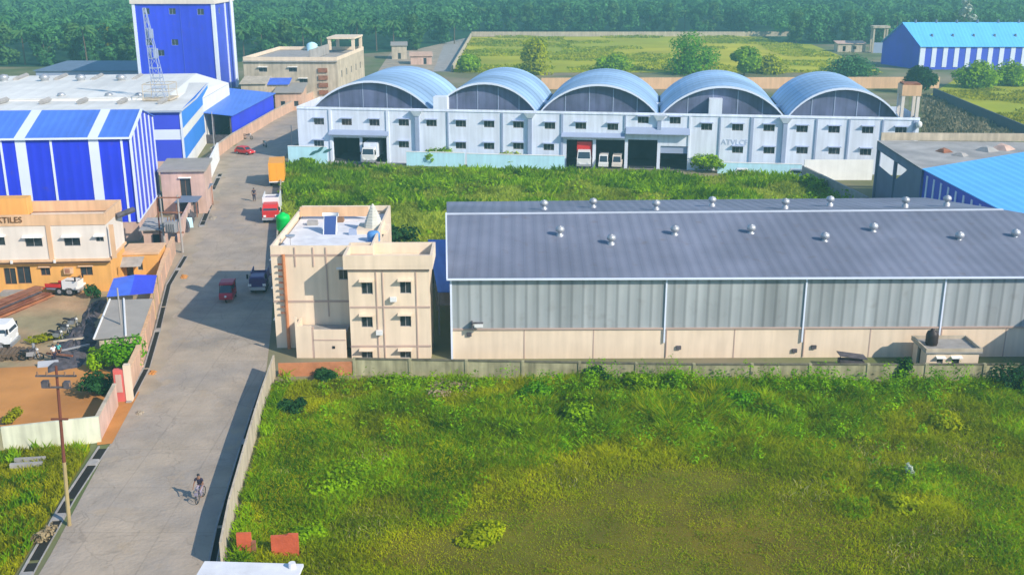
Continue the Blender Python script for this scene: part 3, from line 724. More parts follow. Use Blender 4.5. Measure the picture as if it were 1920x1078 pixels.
for a, b in ((docks[0][0] - .5, docks[1][1] + .5), (docks[2][0] - .5, docks[5][1] + .5)):
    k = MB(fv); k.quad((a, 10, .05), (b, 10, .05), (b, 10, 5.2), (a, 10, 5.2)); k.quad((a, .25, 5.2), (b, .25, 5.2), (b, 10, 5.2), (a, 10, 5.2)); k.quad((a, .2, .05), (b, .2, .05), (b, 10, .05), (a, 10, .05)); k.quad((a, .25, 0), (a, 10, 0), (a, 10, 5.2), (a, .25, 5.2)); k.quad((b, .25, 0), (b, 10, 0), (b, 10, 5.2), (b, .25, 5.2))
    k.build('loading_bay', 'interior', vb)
def cb_(px0, px1, py0, py1, out, nm='canopy', m='cool_trim'):
    x0, z1 = fpt(fv, px0, py0); x1, _ = fpt(fv, px1, py0); z0 = fpt(fv, px0, py1)[1]
    MB(fv).hexa([(x0, -out, z0), (x1, -out, z0), (x1, -.003, z0), (x0, -.003, z0)], [(x0, -out, z0 + .12), (x1, -out, z0 + .12), (x1, -.003, z1), (x0, -.003, z1)]).build(nm, m, vb)
cb_(618, 729, 243, 252, 1.0); cb_(1053, 1172, 248, 256, 1.0); cb_(1174, 1294, 238, 250, 1.2)
x0, x1 = docks[4][0], docks[5][1]; MB(fv).box(docks[5][0], docks[5][1], .25, .33, docks[5][3] - 1.3, docks[5][3]).build('shutter', 'cool_trim', vb)
for px, wd, m in ((620, .5, 'cool_white'), (727, .5, 'cool_white'), (840, .25, 'cool_trim'), (942, .3, 'cool_trim'), (1054, .4, 'cool_trim'), (1172, .3, 'cool_trim'), (1293, .3, 'cool_white'), (1350, .25, 'cool_trim'), (1410, .5, 'cool_trim'), (1531, .3, 'cool_trim'), (1592, .3, 'cool_trim'), (1655, .3, 'cool_trim'), (1714, .45, 'cool_trim')):
    x = fpt(fv, px, 240)[0]; z0 = 0.0
    if px == 1172: z0 = 7.0
    MB(fv).box(x - wd / 2, x + wd / 2, -.18, -.003, z0, Hv - .5).build('pilaster', m, vb)
for px in (783, 994, 1236, 1472):
    x = fpt(fv, px, 240)[0]; MB(fv).box(x - .35, x + .35, -.5, -.003, 1 if px != 1236 else 6.8, Hv - 1.3).build('downpipe', 'cool_trim', vb)
    MB(fv).hexa([(x - .45, -.6, Hv - 1.3), (x + .45, -.6, Hv - 1.3), (x + .45, -.004, Hv - 1.3), (x - .45, -.004, Hv - 1.3)], [(x - 1.1, -1.0, Hv - .3), (x + 1.1, -1.0, Hv - .3), (x + 1.1, -.004, Hv - .3), (x - 1.1, -.004, Hv - .3)]).build('rainwater_head', 'cool_white', vb)
MB(fv).box(.0, Wv, -.12, -.003, Hv - .45, Hv - .30).build('cornice', 'cool_white', vb)
k = MB(fv); k.box(0, Wv, .003, 1.1, Hv - .7, Hv - .6); k.build('roof_ledge', 'concrete', vb)
zpk = fpt(fv, 1120, 158, 1.2)[1]; zbase = Hv - .55; yend = None
spans = [(584, 806), (843, 1008), (1010, 1234), (1240, 1473), (1478, 1690)]
Dv = 29
def arc(x0, x1, zb, zt, n=20):
    c = (x0 + x1) / 2; hw = (x1 - x0) / 2; r = (hw * hw + (zt - zb) ** 2) / (2 * (zt - zb)); a = math.asin(min(1, hw / r))
    return [(c + r * math.sin(-a + 2 * a * i / n), zt - r + r * math.cos(-a + 2 * a * i / n)) for i in range(n + 1)]
sx = [fpt(fv, a, 203, 1.2)[0] for a in (584, 812, 1009, 1237, 1475, 1692)]
for i in range(5):
    x0, x1 = sx[i] + .15, sx[i + 1] - .15
    A = arc(x0, x1, zbase, zpk); B = arc(x0, x1, zbase - .12, zpk - .14)
    k = MB(fv); n = len(A); seg = 12
    for s_ in range(seg):
        ya, yb = 1.0 + (Dv - 1) * s_ / seg, 1.0 + (Dv - 1) * (s_ + 1) / seg
        for j in range(n - 1): k.quad((A[j][0], ya, A[j][1]), (A[j + 1][0], ya, A[j + 1][1]), (A[j + 1][0], yb, A[j + 1][1]), (A[j][0], yb, A[j][1]))
    for j in range(n - 1):
        k.quad((A[j][0], 1, A[j][1]), (A[j + 1][0], 1, A[j + 1][1]), (B[j + 1][0], 1, B[j + 1][1]), (B[j][0], 1, B[j][1]))
        k.quad((A[j][0], Dv, A[j][1]), (A[j + 1][0], Dv, A[j + 1][1]), (B[j + 1][0], Dv, B[j + 1][1]), (B[j][0], Dv, B[j][1]))
    rf = k.build('arched_roof', 'vault_roof', vb)
    k = MB(fv)
    for j in range(n - 1): k.quad((A[j][0], .97, A[j][1] + .04), (A[j + 1][0], .97, A[j + 1][1] + .04), (B[j + 1][0], .97, B[j + 1][1] - .2), (B[j][0], .97, B[j][1] - .2))
    k.build('roof_edge', 'white_trim', rf)
    for yy, nm in ((2.0, 'gable_wall'), (Dv - .5, 'rear_gable')):
        k = MB(fv); k.add([(p[0], yy, p[1] - .02) for p in B] , [list(range(n))]); g = k.build(nm, 'gable_glass', vb)
    for q_ in (.22, .42, .62, .82):
        x = x0 + (x1 - x0) * q_; zz = [p[1] for p in B if p[0] >= x][0] - .25
        MB(fv).box(x - .08, x + .08, 1.93, 1.98, zbase + .05, zz).build('gable_post', 'cool_trim', vb)
k = MB(fv); k.quad((0, 14, 0), (0, Dv, 0), (0, Dv, zbase), (0, 14, zbase)); k.quad((Wv - 3, 14, 0), (Wv - 3, Dv, 0), (Wv - 3, Dv, zbase), (Wv - 3, 14, zbase)); k.quad((0, Dv, 0), (Wv - 3, Dv, 0), (Wv - 3, Dv, zbase), (0, Dv, zbase)); k.build('hall_wall', 'cool_trim', vb)
for a, b, c, d in ((812, 838, 182, 204), (1330, 1355, 186, 212)):
    x0, z1 = fpt(fv, a, c, .1); x1 = fpt(fv, b, c, .1)[0]; MB(fv).box(x0, x1, .05, 2.4, Hv - .598, z1).build('roof_box', 'cool_white', vb)
xt = fpt(fv, 1376, 268)[0]; text_mesh('sign_letters', 'ATVLCF', fv, fpt(fv, 1352, 271)[0], -.03, fpt(fv, 1352, 271)[1], 1.3, 'letter_grey', vb)
# rooftop tank stand
x0 = fpt(fv, 1688, 215, .6)[0]; x1 = fpt(fv, 1722, 215, .6)[0]; zt2 = fpt(fv, 1700, 160, .6)[1]
ts = thing('tank_stand', 'tall cream concrete tank stand on the right end of the depot roof', 'tank stand', tuple(fv(x0, .6, Hv - .6)))
for a, b in ((x0, .6), (x1 - .5, .6), (x0, 3.6), (x1 - .5, 3.6)): MB(fv).box(a, a + .5, b, b + .5, Hv - .6, zt2 - 1.8).build('leg', 'upper_white', ts)
MB(fv).box(x0 - .1, x1 + .1, .5, 4.2, zt2 - 1.798, zt2).build('tank_box', 'peach_parapet', ts)
MB(fv).box(x0 + .1, x1 - .1, .7, 4.0, zt2 - 1.9 + 1.93, zt2 + .25).build('lid', 'rust', ts)
MB(fv).lathe(Wv - .2, -.5, [(.05, Hv - 1.7), (.45, Hv - 1.5), (.55, Hv - 1.1), (.45, Hv - .7), (.05, Hv - .5)], 10).build('wall_lamp', 'vehicle_white', vb, True)
MB(fv).box(Wv - 2.6, Wv, .2, 10, 0, Hv - .5).build('side_wing', 'cool_white', vb) if False else None
# cyan walls in front of the depot
def seg(px0, px1, off, h, label, m='cyan_paint', th=.25):
    x0 = fpt(fv, px0, 300)[0]; x1 = fpt(fv, px1, 300)[0]; a = fv(x0, -off, 0); b = fv(x1, -off, 0)
    return boundary('compound_wall', label, [a, b], h, m, th, cap='white_paint')
w1 = seg(553, 624, 3.5, 3.2, 'pale cyan wall with a dark green leaf mural at the left corner of the depot')
seg(768, 875, 2.5, 2.5, 'pale cyan wall before the depot between its two loading areas, shorter left piece')
seg(880, 1060, 2.5, 2.4, 'long pale cyan wall before the depot, directly left of its loading bays')
seg(1345, 1500, 2.5, 1.9, 'cyan wall before the right part of the depot, half hidden by a bush')
for q_, (px, py, a) in enumerate(((588, 287, .5), (600, 281, .7), (614, 283, .4))):
    x, z = fpt(fv, px, py, -3.55); k = MB(fv); L_ = 1.0
    k.add([(x + L_ * math.cos(a) * t - math.sin(a) * s_ * .28 * math.sin(math.pi * (t + 1) / 2), -3.56, z + L_ * math.sin(a) * t + math.cos(a) * s_ * .28 * math.sin(math.pi * (t + 1) / 2)) for s_, rng_ in ((1, (-1, -.5, 0, .5, 1)), (-1, (.5, 0, -.5))) for t in rng_], [list(range(8))]); k.build('mural_leaf', 'mural_green', w1)
boundary('boundary_wall', 'long pinkish wall crossing behind the arched roofs before the far field', [G(1015, 168), G(1760, 166)], 3.2, 'peach_parapet', .3)
boundary('boundary_wall', 'pale wall at the far edge of the yellow green field beneath the forest', [G(884, 69), G(1482, 69)], 2.2, 'dusty_wall', .4)
boundary('boundary_wall', 'pale wall along the left edge of the far field beside the side road', [G(848, 135), G(884, 70)], 1.8, 'dusty_wall', .4)
boundary('boundary_wall', 'slanting wall coloured dark for its shaded side, descending beside the green field at the right edge', [G(1748, 184), G(1925, 262)], 2.6, 'fence_shaded', .3)

# ================================================================ RIGHT: FRAME BUILDING AND SKY BLUE SHED
zE = 9.0; e0 = Vector(G(1645, 264, zE)); e1 = Vector(G(1729, 318, zE)); e2 = Vector(G(1872, 393, zE))
fb = thing('frame_building', 'unfinished grey concrete frame building with an open beam and flat slab roof', 'building', (e0.x, e0.y, 0))
ue = (e1 - e0).normalized(); fE = Fr((e0.x, e0.y, 0), (ue.x, ue.y)); L1 = (e1 - e0).length       # front plane runs from far to near, faces left
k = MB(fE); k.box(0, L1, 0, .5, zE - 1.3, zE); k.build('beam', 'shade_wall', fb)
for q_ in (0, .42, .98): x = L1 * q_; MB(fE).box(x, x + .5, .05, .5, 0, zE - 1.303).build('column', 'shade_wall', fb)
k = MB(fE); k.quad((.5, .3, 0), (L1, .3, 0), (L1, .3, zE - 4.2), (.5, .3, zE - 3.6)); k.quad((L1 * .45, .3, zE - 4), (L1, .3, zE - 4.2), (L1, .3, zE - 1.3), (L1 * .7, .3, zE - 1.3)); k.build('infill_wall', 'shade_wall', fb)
sl_ = [(e0.x, e0.y, zE), (e1.x, e1.y, zE), G(1860, 302, zE), G(2030, 285, zE), G(2030, 268, zE)]
MB().slab([(p[0], p[1], zE + .01) for p in sl_], .25).build('roof_slab', 'slab_grey', fb)
a = G(1652, 264, zE); b_ = G(1990, 266, zE); k = MB(Fr((a[0], a[1], 0), (b_[0] - a[0], b_[1] - a[1]))); Lp = math.hypot(b_[0] - a[0], b_[1] - a[1])
k.box(0, Lp, .05, .3, zE + .012, zE + 1.2); k.build('parapet', 'dusty_wall', fb)
MB(Fr((a[0], a[1], 0), (b_[0] - a[0], b_[1] - a[1]))).box(-.5, 0, 0, 30, 0, .1) 
for i, (px, py, s_, m) in enumerate([(1735, 262, .7, 'concrete'), (1827, 262, .6, 'concrete'), (1770, 285, .9, 'rust'), (1850, 283, 1.2, 'slab_grey'), (1880, 280, 1.3, 'pink_wall'), (1800, 292, .9, 'concrete')]):
    p = G(px, py, zE + .02); r = random.Random(i)
    k = MB(Fr(p, (1, .2 * i))); k.hexa([(-s_, -s_, 0), (s_, -s_, 0), (s_, s_, 0), (-s_, s_, 0)], [(-s_ * .5, -s_ * .4, s_ * .5), (s_ * .6, -s_ * .5, s_ * .4), (s_ * .4, s_ * .5, s_ * .6), (-s_ * .6, s_ * .4, s_ * .45)])
    tag(k.build('rubble_heap', m), ['small grey rubble block by the left column of the slab parapet', 'small grey rubble block by the middle of the slab parapet', 'rust brown heap on the concrete slab roof', 'pale heap of rubble on the slab roof next to the pink one', 'pink rubble heap at the right end of the slab roof', 'grey heap nearest to the sky blue roof on the slab'][i], 'rubble')
ss = thing('blue_shed', 'shed with a broad sky blue roof and dark blue striped wall at the right edge', 'shed', (e1.x, e1.y, 0))
far = Vector(e1) ; n_ = (e2 - e1).normalized(); e3 = e1 + n_ * 75
ridge_f = Vector(G(2060, 262, 11.5)); ridge_n = ridge_f + n_ * 75
MB().slab([(e1.x, e1.y, zE + .1), (e3.x, e3.y, zE + .1), tuple(ridge_n), tuple(ridge_f)], .12).build('roof', 'sky_blue_roof', ss)
fS = Fr((e1.x + .3, e1.y, 0), (n_.x, n_.y)); MB(fS).quad((0, 0, 0), (75, 0, 0), (75, 0, zE), (0, 0, zE)).build('wall', 'far_blue', ss)
for i in range(12): MB(fS).box(1.2 + i * 2.4, 1.7 + i * 2.4, -.08, -.003, 0, zE - .6).build('translucent_strip', 'white_trim', ss)
k = MB(fE); k.quad((L1, 0, 0), (L1, 18, 0), (L1, 18, zE), (L1, 0, zE)); k.build('end_wall', 'far_blue', ss)
q0 = G(1508, 338); Y0 = q0[1]
boundary('boundary_wall', 'bright white yard wall between the depot and the concrete frame building', [(XA(1506, 338, Y0), Y0), (XA(1634, 338, Y0), Y0)], ZA(300, Y0), 'white_paint', .25)
boundary('boundary_wall', 'slanting grey yard wall in shade at the right end of the reed field', [G(1502, 336), G(1622, 398)], 2.3, 'concrete', .35)

# ================================================================ FAR RIGHT BLUE BUILDING
oF = G(1722, 131); vF = Vector((-5.8, 19.5, 0)); fF = Fr(oF, (1, 0), vF); DF = 21; zF = ZA(88, oF[1]); zR = 12.0
fbld = thing('factory', 'distant blue factory with pitched light blue roof and white striped front beneath the forest', 'building', tuple(fF(0, 0, 0)))
zR = fpt(Fr(fF(0, DF / 2, 0), (1, 0)), 1690, 43)[1]
k = MB(fF); wall(k, 0, 70, 0, zF); k.build('wall', 'far_blue', fbld)
MB(fF).add([(0, 0, 0), (0, DF, 0), (0, DF, zF), (0, DF / 2, zR), (0, 0, zF)], [(0, 1, 2, 3, 4)]).build('gable_wall', 'tower_blue', fbld)
k = MB(fF); k.slab([(-.5, -.6, zF + .05), (70, -.6, zF + .05), (70, DF / 2, zR + .1), (-.5, DF / 2, zR + .1)], .12); k.slab([(-.5, DF / 2 + .01, zR + .1), (70, DF / 2 + .01, zR + .1), (70, DF + .5, zF), (-.5, DF + .5, zF)], .12); rf = k.build('roof', 'sky_blue_roof', fbld)
for i in range(18):
    x = .1 + i * 3.75; MB(fF).box(x, x + 1.5, -.12, -.003, .8, zF - .2).build('translucent_strip', 'white_trim', fbld)
for i in range(9): 
    x = 6 + i * 7; MB(fF).cyl(x, DF * .2, zF + (zR - zF) * .4, zF + (zR - zF) * .4 + 1.0, .45, .3, 8).build('roof_vent', 'far_roof', rf)
    MB(fF).cyl(x - 2, DF * .5, zR, zR + 1.0, .45, .3, 8).build('roof_vent', 'far_roof', rf)
MB(fF).box(-.1, .25, -.15, .2, 0, zF).build('corner_trim', 'white_trim', fbld)
f2 = Fr(G(1634, 100), (1, -.1)); o = thing('frame_hut', 'pale concrete frame standing left of the distant blue factory', 'building', tuple(f2(0, 0, 0)))
for a in (0, 5): 
    for b in (0, 4): MB(f2).box(a, a + .6, b, b + .6, 0, 9.5).build('column', 'dusty_wall', o)
MB(f2).box(-.3, 6.2, -.3, 5, 9.503, 10.3).build('slab', 'dusty_wall', o); MB(f2).box(.6, 5, .1, .4, 0, 4).build('infill_wall', 'cool_trim', o)
f2 = Fr(G(1570, 98), (1, 0)); o = thing('hut', 'low pinkish hut at the far end of the field left of the blue factory', 'hut', tuple(f2(0, 0, 0)))
shell(f2, 11, 5, 0, 3.2, hf=[(2, 3.2, .2, 2.3), (6, 7.4, 1, 2.2)]).build('wall', 'dusty_wall', o); MB(f2).slab([(-.4, -.5, 3.3), (11.4, -.5, 3.3), (11.4, 5.4, 4.0), (-.4, 5.4, 4.0)], .15).build('roof', 'pink_wall', o)

# ================================================================ LEFT: BLUE STRIPED BUILDING
uL = Vector((math.cos(R(4)), math.sin(R(4)), 0)); vL = Vector((-.162, .987, 0))
o0 = G(263, 452); WB = 44
fB = Fr(Vector(o0) - uL * WB, uL, vL); fBr = fB.right(WB); fBr = Fr(Vector(o0), vL, -uL)
zt = fpt(fB, 245, 258)[1]; zc2 = fpt(fB, 262, 416)[1]; DB = fpt(fBr, 306, 362)[0]; DB = 19.5
zrB = zt + 2.2
bb = thing('striped_factory', 'tall vivid blue factory block with white vertical stripes beside the orange office', 'building', tuple(o0))
k = MB(fB); k.quad((0, 0, zc2), (WB, 0, zc2), (WB, 0, zt), (0, 0, zt)); k.build('front_wall', 'blue_clad', bb)
k = MB(fBr); k.add([(0, 0, zc2), (DB, 0, zc2), (DB, 0, zt), (DB / 2, 0, zrB), (0, 0, zt)], [(0, 1, 2, 3, 4)]); k.build('side_wall', 'blue_side', bb)
k = shell(fB, WB - .1, DB, 0, zc2); k.build('base_wall', 'pink_wall', bb)
k = MB(fB); k.quad((0, DB, 0), (WB, DB, 0), (WB, DB, zt), (0, DB, zt)); k.quad((0, 0, 0), (0, DB, 0), (0, DB, zt), (0, 0, zt)); k.build('rear_wall', 'blue_side', bb)
k = MB(fB); k.slab([(0, -.3, zt + .05), (WB + .2, -.3, zt + .05), (WB + .2, DB / 2, zrB + .1), (0, DB / 2, zrB + .1)], .1); k.slab([(0, DB / 2 + .01, zrB + .1), (WB + .2, DB / 2 + .01, zrB + .1), (WB + .2, DB + .3, zt), (0, DB + .3, zt)], .1); rf = k.build('roof', 'blue_roof', bb)
for a, b in ((27, 47), (165, 184), (-120, -100)):
    x0 = fpt(fB, a, 262)[0]; x1 = fpt(fB, b, 262)[0]
    MB(fB).box(x0, x1, -.06, -.003, zc2, zt).build('white_strip', 'white_trim', bb)
    MB(fB).hexa([(x0, -.32, zt + .053), (x1, -.32, zt + .053), (x1, DB / 2, zrB + .103), (x0, DB / 2, zrB + .103)], [(x0, -.32, zt + .10), (x1, -.32, zt + .10), (x1, DB / 2, zrB + .16), (x0, DB / 2, zrB + .16)]).build('roof_strip', 'white_trim', rf)
for a in (-2, 92, 225): x0 = fpt(fB, a, 262)[0]; MB(fB).box(x0, x0 + .28, -.10, -.003, zc2, zt).build('trim_line', 'white_trim', bb)
MB(fB).box(0, WB + .2, -.42, -.302, zt - .15, zt + .1).build('eave_trim', 'white_trim', rf)
MB(fB).box(WB - .02, WB + .25, -.25, .2, zc2, zt - .16).build('corner_trim', 'white_trim', bb)
k = MB(fBr); k.hexa([(-.3, -.3, zt - .15), (DB / 2, -.3, zrB - .1), (DB / 2, -.02, zrB - .1), (-.3, -.02, zt - .15)], [(-.3, -.3, zt + .15), (DB / 2, -.3, zrB + .2), (DB / 2, -.02, zrB + .2), (-.3, -.02, zt + .15)]); k.build('verge_trim', 'white_trim', rf)
for i in range(6):
    x = DB * (.17 + i * .16); zz = zt + (zrB - zt) * (1 - abs(2 * x / DB - 1)) - .15
    MB(fBr).box(x - .5, x + .1, -.10, -.003, zc2, zz).build('white_strip', 'white_trim', bb)
MB(fBr).box(-.02, DB, -.13, -.003, zc2 - .12, zc2 + .02).build('base_trim', 'white_trim', bb)

# ---- white roofed shed behind it (two bays) and blue walled front
oN = G(349, 328); fN = Fr(Vector(oN) - uL * 75, uL, vL); fNr = Fr(Vector(oN), vL, -uL); DN = 30
zn = fpt(fN, 349, 208)[1]; z_a = fpt(fN, 349, 302)[1]; z_b = fpt(fN, 349, 262)[1]; z_c = fpt(fN, 349, 243)[1]
DN = max(14, fpt(fNr, 396, 240)[0]); znr = fpt(Fr(fN(0, DN / 2, 0), uL), 375, 185)[1]
bn = thing('white_roof_shed', 'broad cream white roofed shed with blue and white banded walls behind the striped factory', 'shed', tuple(oN))
for nm, zlo, zhi, m, m2 in (('plinth', 0, z_a, 'pink_wall', 'white_paint'), ('lower_cladding', z_a, z_b, 'blue_side', 'light_blue_clad'), ('white_band', z_b, z_c, 'white_trim', 'sunlit_white'), ('upper_cladding', z_c, zn, 'blue_side', 'light_blue_clad')):
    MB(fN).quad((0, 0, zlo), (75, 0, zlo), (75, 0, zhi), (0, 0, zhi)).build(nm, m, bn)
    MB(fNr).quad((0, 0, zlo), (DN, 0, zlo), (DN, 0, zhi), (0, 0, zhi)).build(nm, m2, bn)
MB(fNr).add([(0, 0, zn), (DN, 0, zn), (DN / 2, 0, znr)], [(0, 1, 2)]).build('gable', 'light_blue_clad', bn)
k = MB(fN); k.slab([(0, -.4, zn + .05), (75.3, -.4, zn + .05), (75.3, DN / 2, znr + .1), (0, DN / 2, znr + .1)], .1); k.slab([(0, DN / 2 + .01, znr + .1), (75.3, DN / 2 + .01, znr + .1), (75.3, DN, zn), (0, DN, zn)], .1); rf = k.build('roof', 'white_roof', bn)
MB(fN).box(0, 75.3, -.55, -.41, zn - .2, zn + .1).build('gutter', 'cool_trim', rf)
MB(fN).box(74.8, 75.15, -.15, .15, 0, zn - .21).build('corner_trim', 'white_trim', bn)
MB(fNr).box(DN - .3, DN, -.15, -.003, 0, zn).build('corner_trim', 'white_trim', bn)
def ridge_vent(par, p, d, L=2.6):
    f = Fr((p[0], p[1], 0), d); z = p[2]; MB(f).prism([(-.35, z), (.35, z), (.5, z + .45), (0, z + .8), (-.5, z + .45)], -L / 2, L / 2).build('ridge_vent', 'concrete', par)
for px in (5, 85, 155, 230, 305): ridge_vent(rf, G(px, 193, (zn + znr) / 2 + .1), uL, 4.2)
# taller hall behind
zq = 9.2; R0 = Vector(G(312, 183, zq + 2.0)); R1 = Vector(G(368, 138, zq + 2.0)); E0 = Vector(G(376, 186, zq)); E1 = Vector(G(429, 156, zq)); R0 += (R0 - R1).normalized() * -1.0
bh = thing('packing_hall', 'large hall with pale cream roof and rows of vents in front of the blue tower', 'hall', (R0.x, R0.y, 0))
Lf = Vector((-78, -5, 0)); k = MB()
k.slab([tuple(R0 + Lf + Vector((0, 0, -.6))), tuple(R0), tuple(R1), tuple(R1 + Lf + Vector((0, 0, -.6)))], .15); rf = k.build('roof', 'white_roof', bh)
k = MB(); k.slab([tuple(R0 + Vector((.02, 0, 0))), tuple(E0), tuple(E1), tuple(R1 + Vector((.02, 0, 0)))], .15); k.build('side_roof', 'sunlit_white', bh)
k = MB()
for a, b in ((R0 + Lf, R0), (R0, E0), (E0, E1), (E1, R1), (R1, R1 + Lf)):
    k.quad((a.x, a.y, 0), (b.x, b.y, 0), (b.x, b.y, b.z - .2), (a.x, a.y, a.z - (.8 if abs(a.x - R0.x) > 50 or abs(b.x - R0.x) > 50 else .2)))
k.build('wall', 'white_paint', bh)
def zroof(p): 
    return zq + 2.0 - .6 * min(1, max(0, (R0.x - p[0]) / 78))
for px in (8, 84, 152, 228): 
    p = G(px, 154, zq + 1.6); k = MB(); k.lathe(p[0], p[1], [(.8, p[2] - .3), (.8, p[2] + .6), (1.1, p[2] + .8), (.9, p[2] + 1.4), (.1, p[2] + 1.6)], 10); k.build('roof_vent', 'steel', rf, True)
for px in (116, 205, 262): 
    p = G(px, 186, zq + 1.3); k = MB(); k.lathe(p[0], p[1], [(.6, p[2] - .3), (.6, p[2] + .5), (.8, p[2] + .7), (.6, p[2] + 1.1), (.1, p[2] + 1.2)], 10); k.build('roof_vent', 'steel', rf, True)
dd = (R1 - R0).normalized(); dperp = Vector((dd.y, -dd.x, 0))
for px in (40, 115, 183, 258): p = G(px, 148, zq + 1.6); ridge_vent(rf, p, dperp, 9)
# ---- blue tower
Yt = 297.0; fT = Fr((XA(262, 150, Yt), Yt, 0), (1, 0)); WT = XA(411, 150, Yt) - fT.o.x; DT = 20; zT = ZA(8, Yt)
bt = thing('silo_tower', 'tall vivid blue tower block with white corner strips rising behind the white roofs', 'tower', tuple(fT.o))
hs = [(fpt(fT, px, py)[0] - .9, fpt(fT, px, py)[0] + .9, fpt(fT, px, py)[1] - .8, fpt(fT, px, py)[1] + .8) for px, py in ((274, 22), (323, 22), (376, 23), (279, 80), (328, 80), (302, 100))]
k = MB(fT); wall(k, 0, WT, 0, zT, hs); k.build('front_wall', 'tower_blue', bt)
for h in hs: window(fT, bt, h, 0, 2, frame='cool_trim')
hr = [(DT * .25, DT * .25 + 1.6, zT - 2.8, zT - 1.2)]
k = MB(fT.right(WT)); wall(k, 0, DT, 0, zT, hr); k.build('side_wall', 'far_blue', bt); window(fT.right(WT), bt, hr[0], 0, 2, frame='cool_trim')
k = MB(fT.left(DT)); wall(k, 0, DT, 0, zT); k.fr = fT.back(WT, DT); wall(k, 0, WT, 0, zT); k.build('rear_wall', 'tower_blue', bt)
MB(fT).box(-.5, WT + .5, -.5, DT + .5, zT + .003, zT + 1.6).build('parapet', 'upper_white', bt)
for x in (0, WT - .5): MB(fT).box(x - .1, x + .7, -.25, -.003, 0, zT - .01).build('corner_strip', 'white_trim', bt)
fr_ = fT.right(WT)
for x in (0.1, DT * .55, DT - .6): MB(fr_).box(x, x + .8, -.25, -.003, 0, zT - .01).build('corner_strip', 'white_trim', bt)
MB(fr_).tube([(DT * .75, -.9, 0), (DT * .75, -.9, zT + 1)], .4, 8).build('downpipe', 'white_trim', bt)
MB(fT).box(WT * .58, WT * .58 + .15, -.1, -.003, 0, zT).build('panel_joint', 'far_blue', bt)
# lattice mast in front of the tower
pm = G(301, 183, zq + 1.9); zm = ZA(16, pm[1]); 
lm = thing('lattice_mast', 'slender grey lattice communications mast standing before the blue tower', 'mast', pm)
k = MB(); z0 = pm[2]; zt_ = zm
def corner(i, t): 
    r_ = 1.2 * (1 - t) + .3; a = R(45 + 90 * i); return (pm[0] + r_ * math.cos(a) - .9 * t * 1.6, pm[1] + r_ * math.sin(a), z0 + (zt_ - z0) * t)
N = 9
for i in range(4): k.tube([corner(i, 0), corner(i, 1)], .07, 5)
for s_ in range(N):
    for i in range(4):
        k.tube([corner(i, s_ / N), corner((i + 1) % 4, (s_ + 1) / N)], .04, 4); k.tube([corner(i, (s_ + 1) / N), corner((i + 1) % 4, (s_ + 1) / N)], .06, 4)
k.build('lattice', 'cool_trim', lm)
for t in (.5, .72):
    for i in (0, 1, 3): c = corner(i, t); MB().box(c[0] - .2, c[0] + .2, c[1] - .2, c[1] + .2, c[2] - .8, c[2] + .8).build('antenna_panel', 'cool_trim', lm)
MB().box(pm[0] - 2.6, pm[0] + 2.6, pm[1] - 2.6, pm[1] + 2.6, z0 - .3, z0 + .05).build('base_platform', 'dusty_wall', lm)
k = MB(); pts = [(pm[0] + sx * 2.4, pm[1] + sy * 2.4) for sx, sy in ((-1, -1), (1, -1), (1, 1), (-1, 1))]
for i in range(4): 
    a, b = pts[i], pts[(i + 1) % 4]; k.tube([(*a, z0), (*a, z0 + 2.6)], .07, 5); k.tube([(*a, z0 + 2.6), (*b, z0 + 2.6)], .07, 5); k.tube([(*a, z0 + 1.3), (*b, z0 + 1.3)], .05, 5)
k.build('guard_cage', 'dusty_wall', lm)
# ---- dark far roof behind
f2 = Fr(G(70, 160), (1, 0)); o = thing('low_shed', 'long low dark grey roofed shed at the forest edge behind the white roofs', 'shed', tuple(f2(0, 0, 0)))
zl_ = fpt(f2, 70, 133)[1]; wl_ = fpt(f2, 262, 135)[0]
shell(f2, wl_, 16, 0, zl_).build('wall', 'cool_trim', o); MB(f2).slab([(-.5, -.5, zl_ + .05), (wl_ + 9, -.5, zl_ + .05), (wl_ + 6, 16.5, zl_ + 1.4), (3, 16.5, zl_ + 1.4)], .2).build('roof', 'far_roof', o)
# ---- deep blue shed with dark opening
a = Vector(G(437, 270)); b = Vector(G(515, 222)); fW = Fr(a, (b.x - a.x, b.y - a.y)); LW = (b - a).length; zw = fpt(fW, 437, 214)[1]; DW = 12
o = thing('blue_shed', 'deep blue corrugated roadside shed with a dark open end next to the pale wall', 'shed', tuple(a))
MB(fW).quad((0, 0, 1.2), (LW, 0, 1.2), (LW, 0, zw), (0, 0, zw)).build('side_wall', 'blue_clad', o)
k = MB(fW); k.box(0, LW, .02, .2, 0, 1.2); k.build('base_wall', 'peach_wall', o)
MB(fW).quad((LW, 0, 0), (LW, DW, 0), (LW, DW, zw + 1.3), (LW, 0, zw)).build('end_wall', 'blue_side', o)
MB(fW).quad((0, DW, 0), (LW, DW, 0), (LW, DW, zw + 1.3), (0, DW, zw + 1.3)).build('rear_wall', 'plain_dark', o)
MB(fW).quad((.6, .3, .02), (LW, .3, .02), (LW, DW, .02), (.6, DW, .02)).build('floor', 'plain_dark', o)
MB(fW).slab([(-.5, -.5, zw), (LW + .5, -.5, zw), (LW + .5, DW, zw + 1.3), (-.5, DW, zw + 1.3)], .15).build('roof', 'blue_roof', o)
for y in (.0, 3.5, 7, 10.5): MB(fW).box(0, .3, y + .05, y + .35, 0, zw - .2).build('post', 'white_trim' if y == 10.5 else 'scrap', o)
MB(fW).box(.1, .2, 1, 10, 0, 1.8).build('door', 'scrap', o)
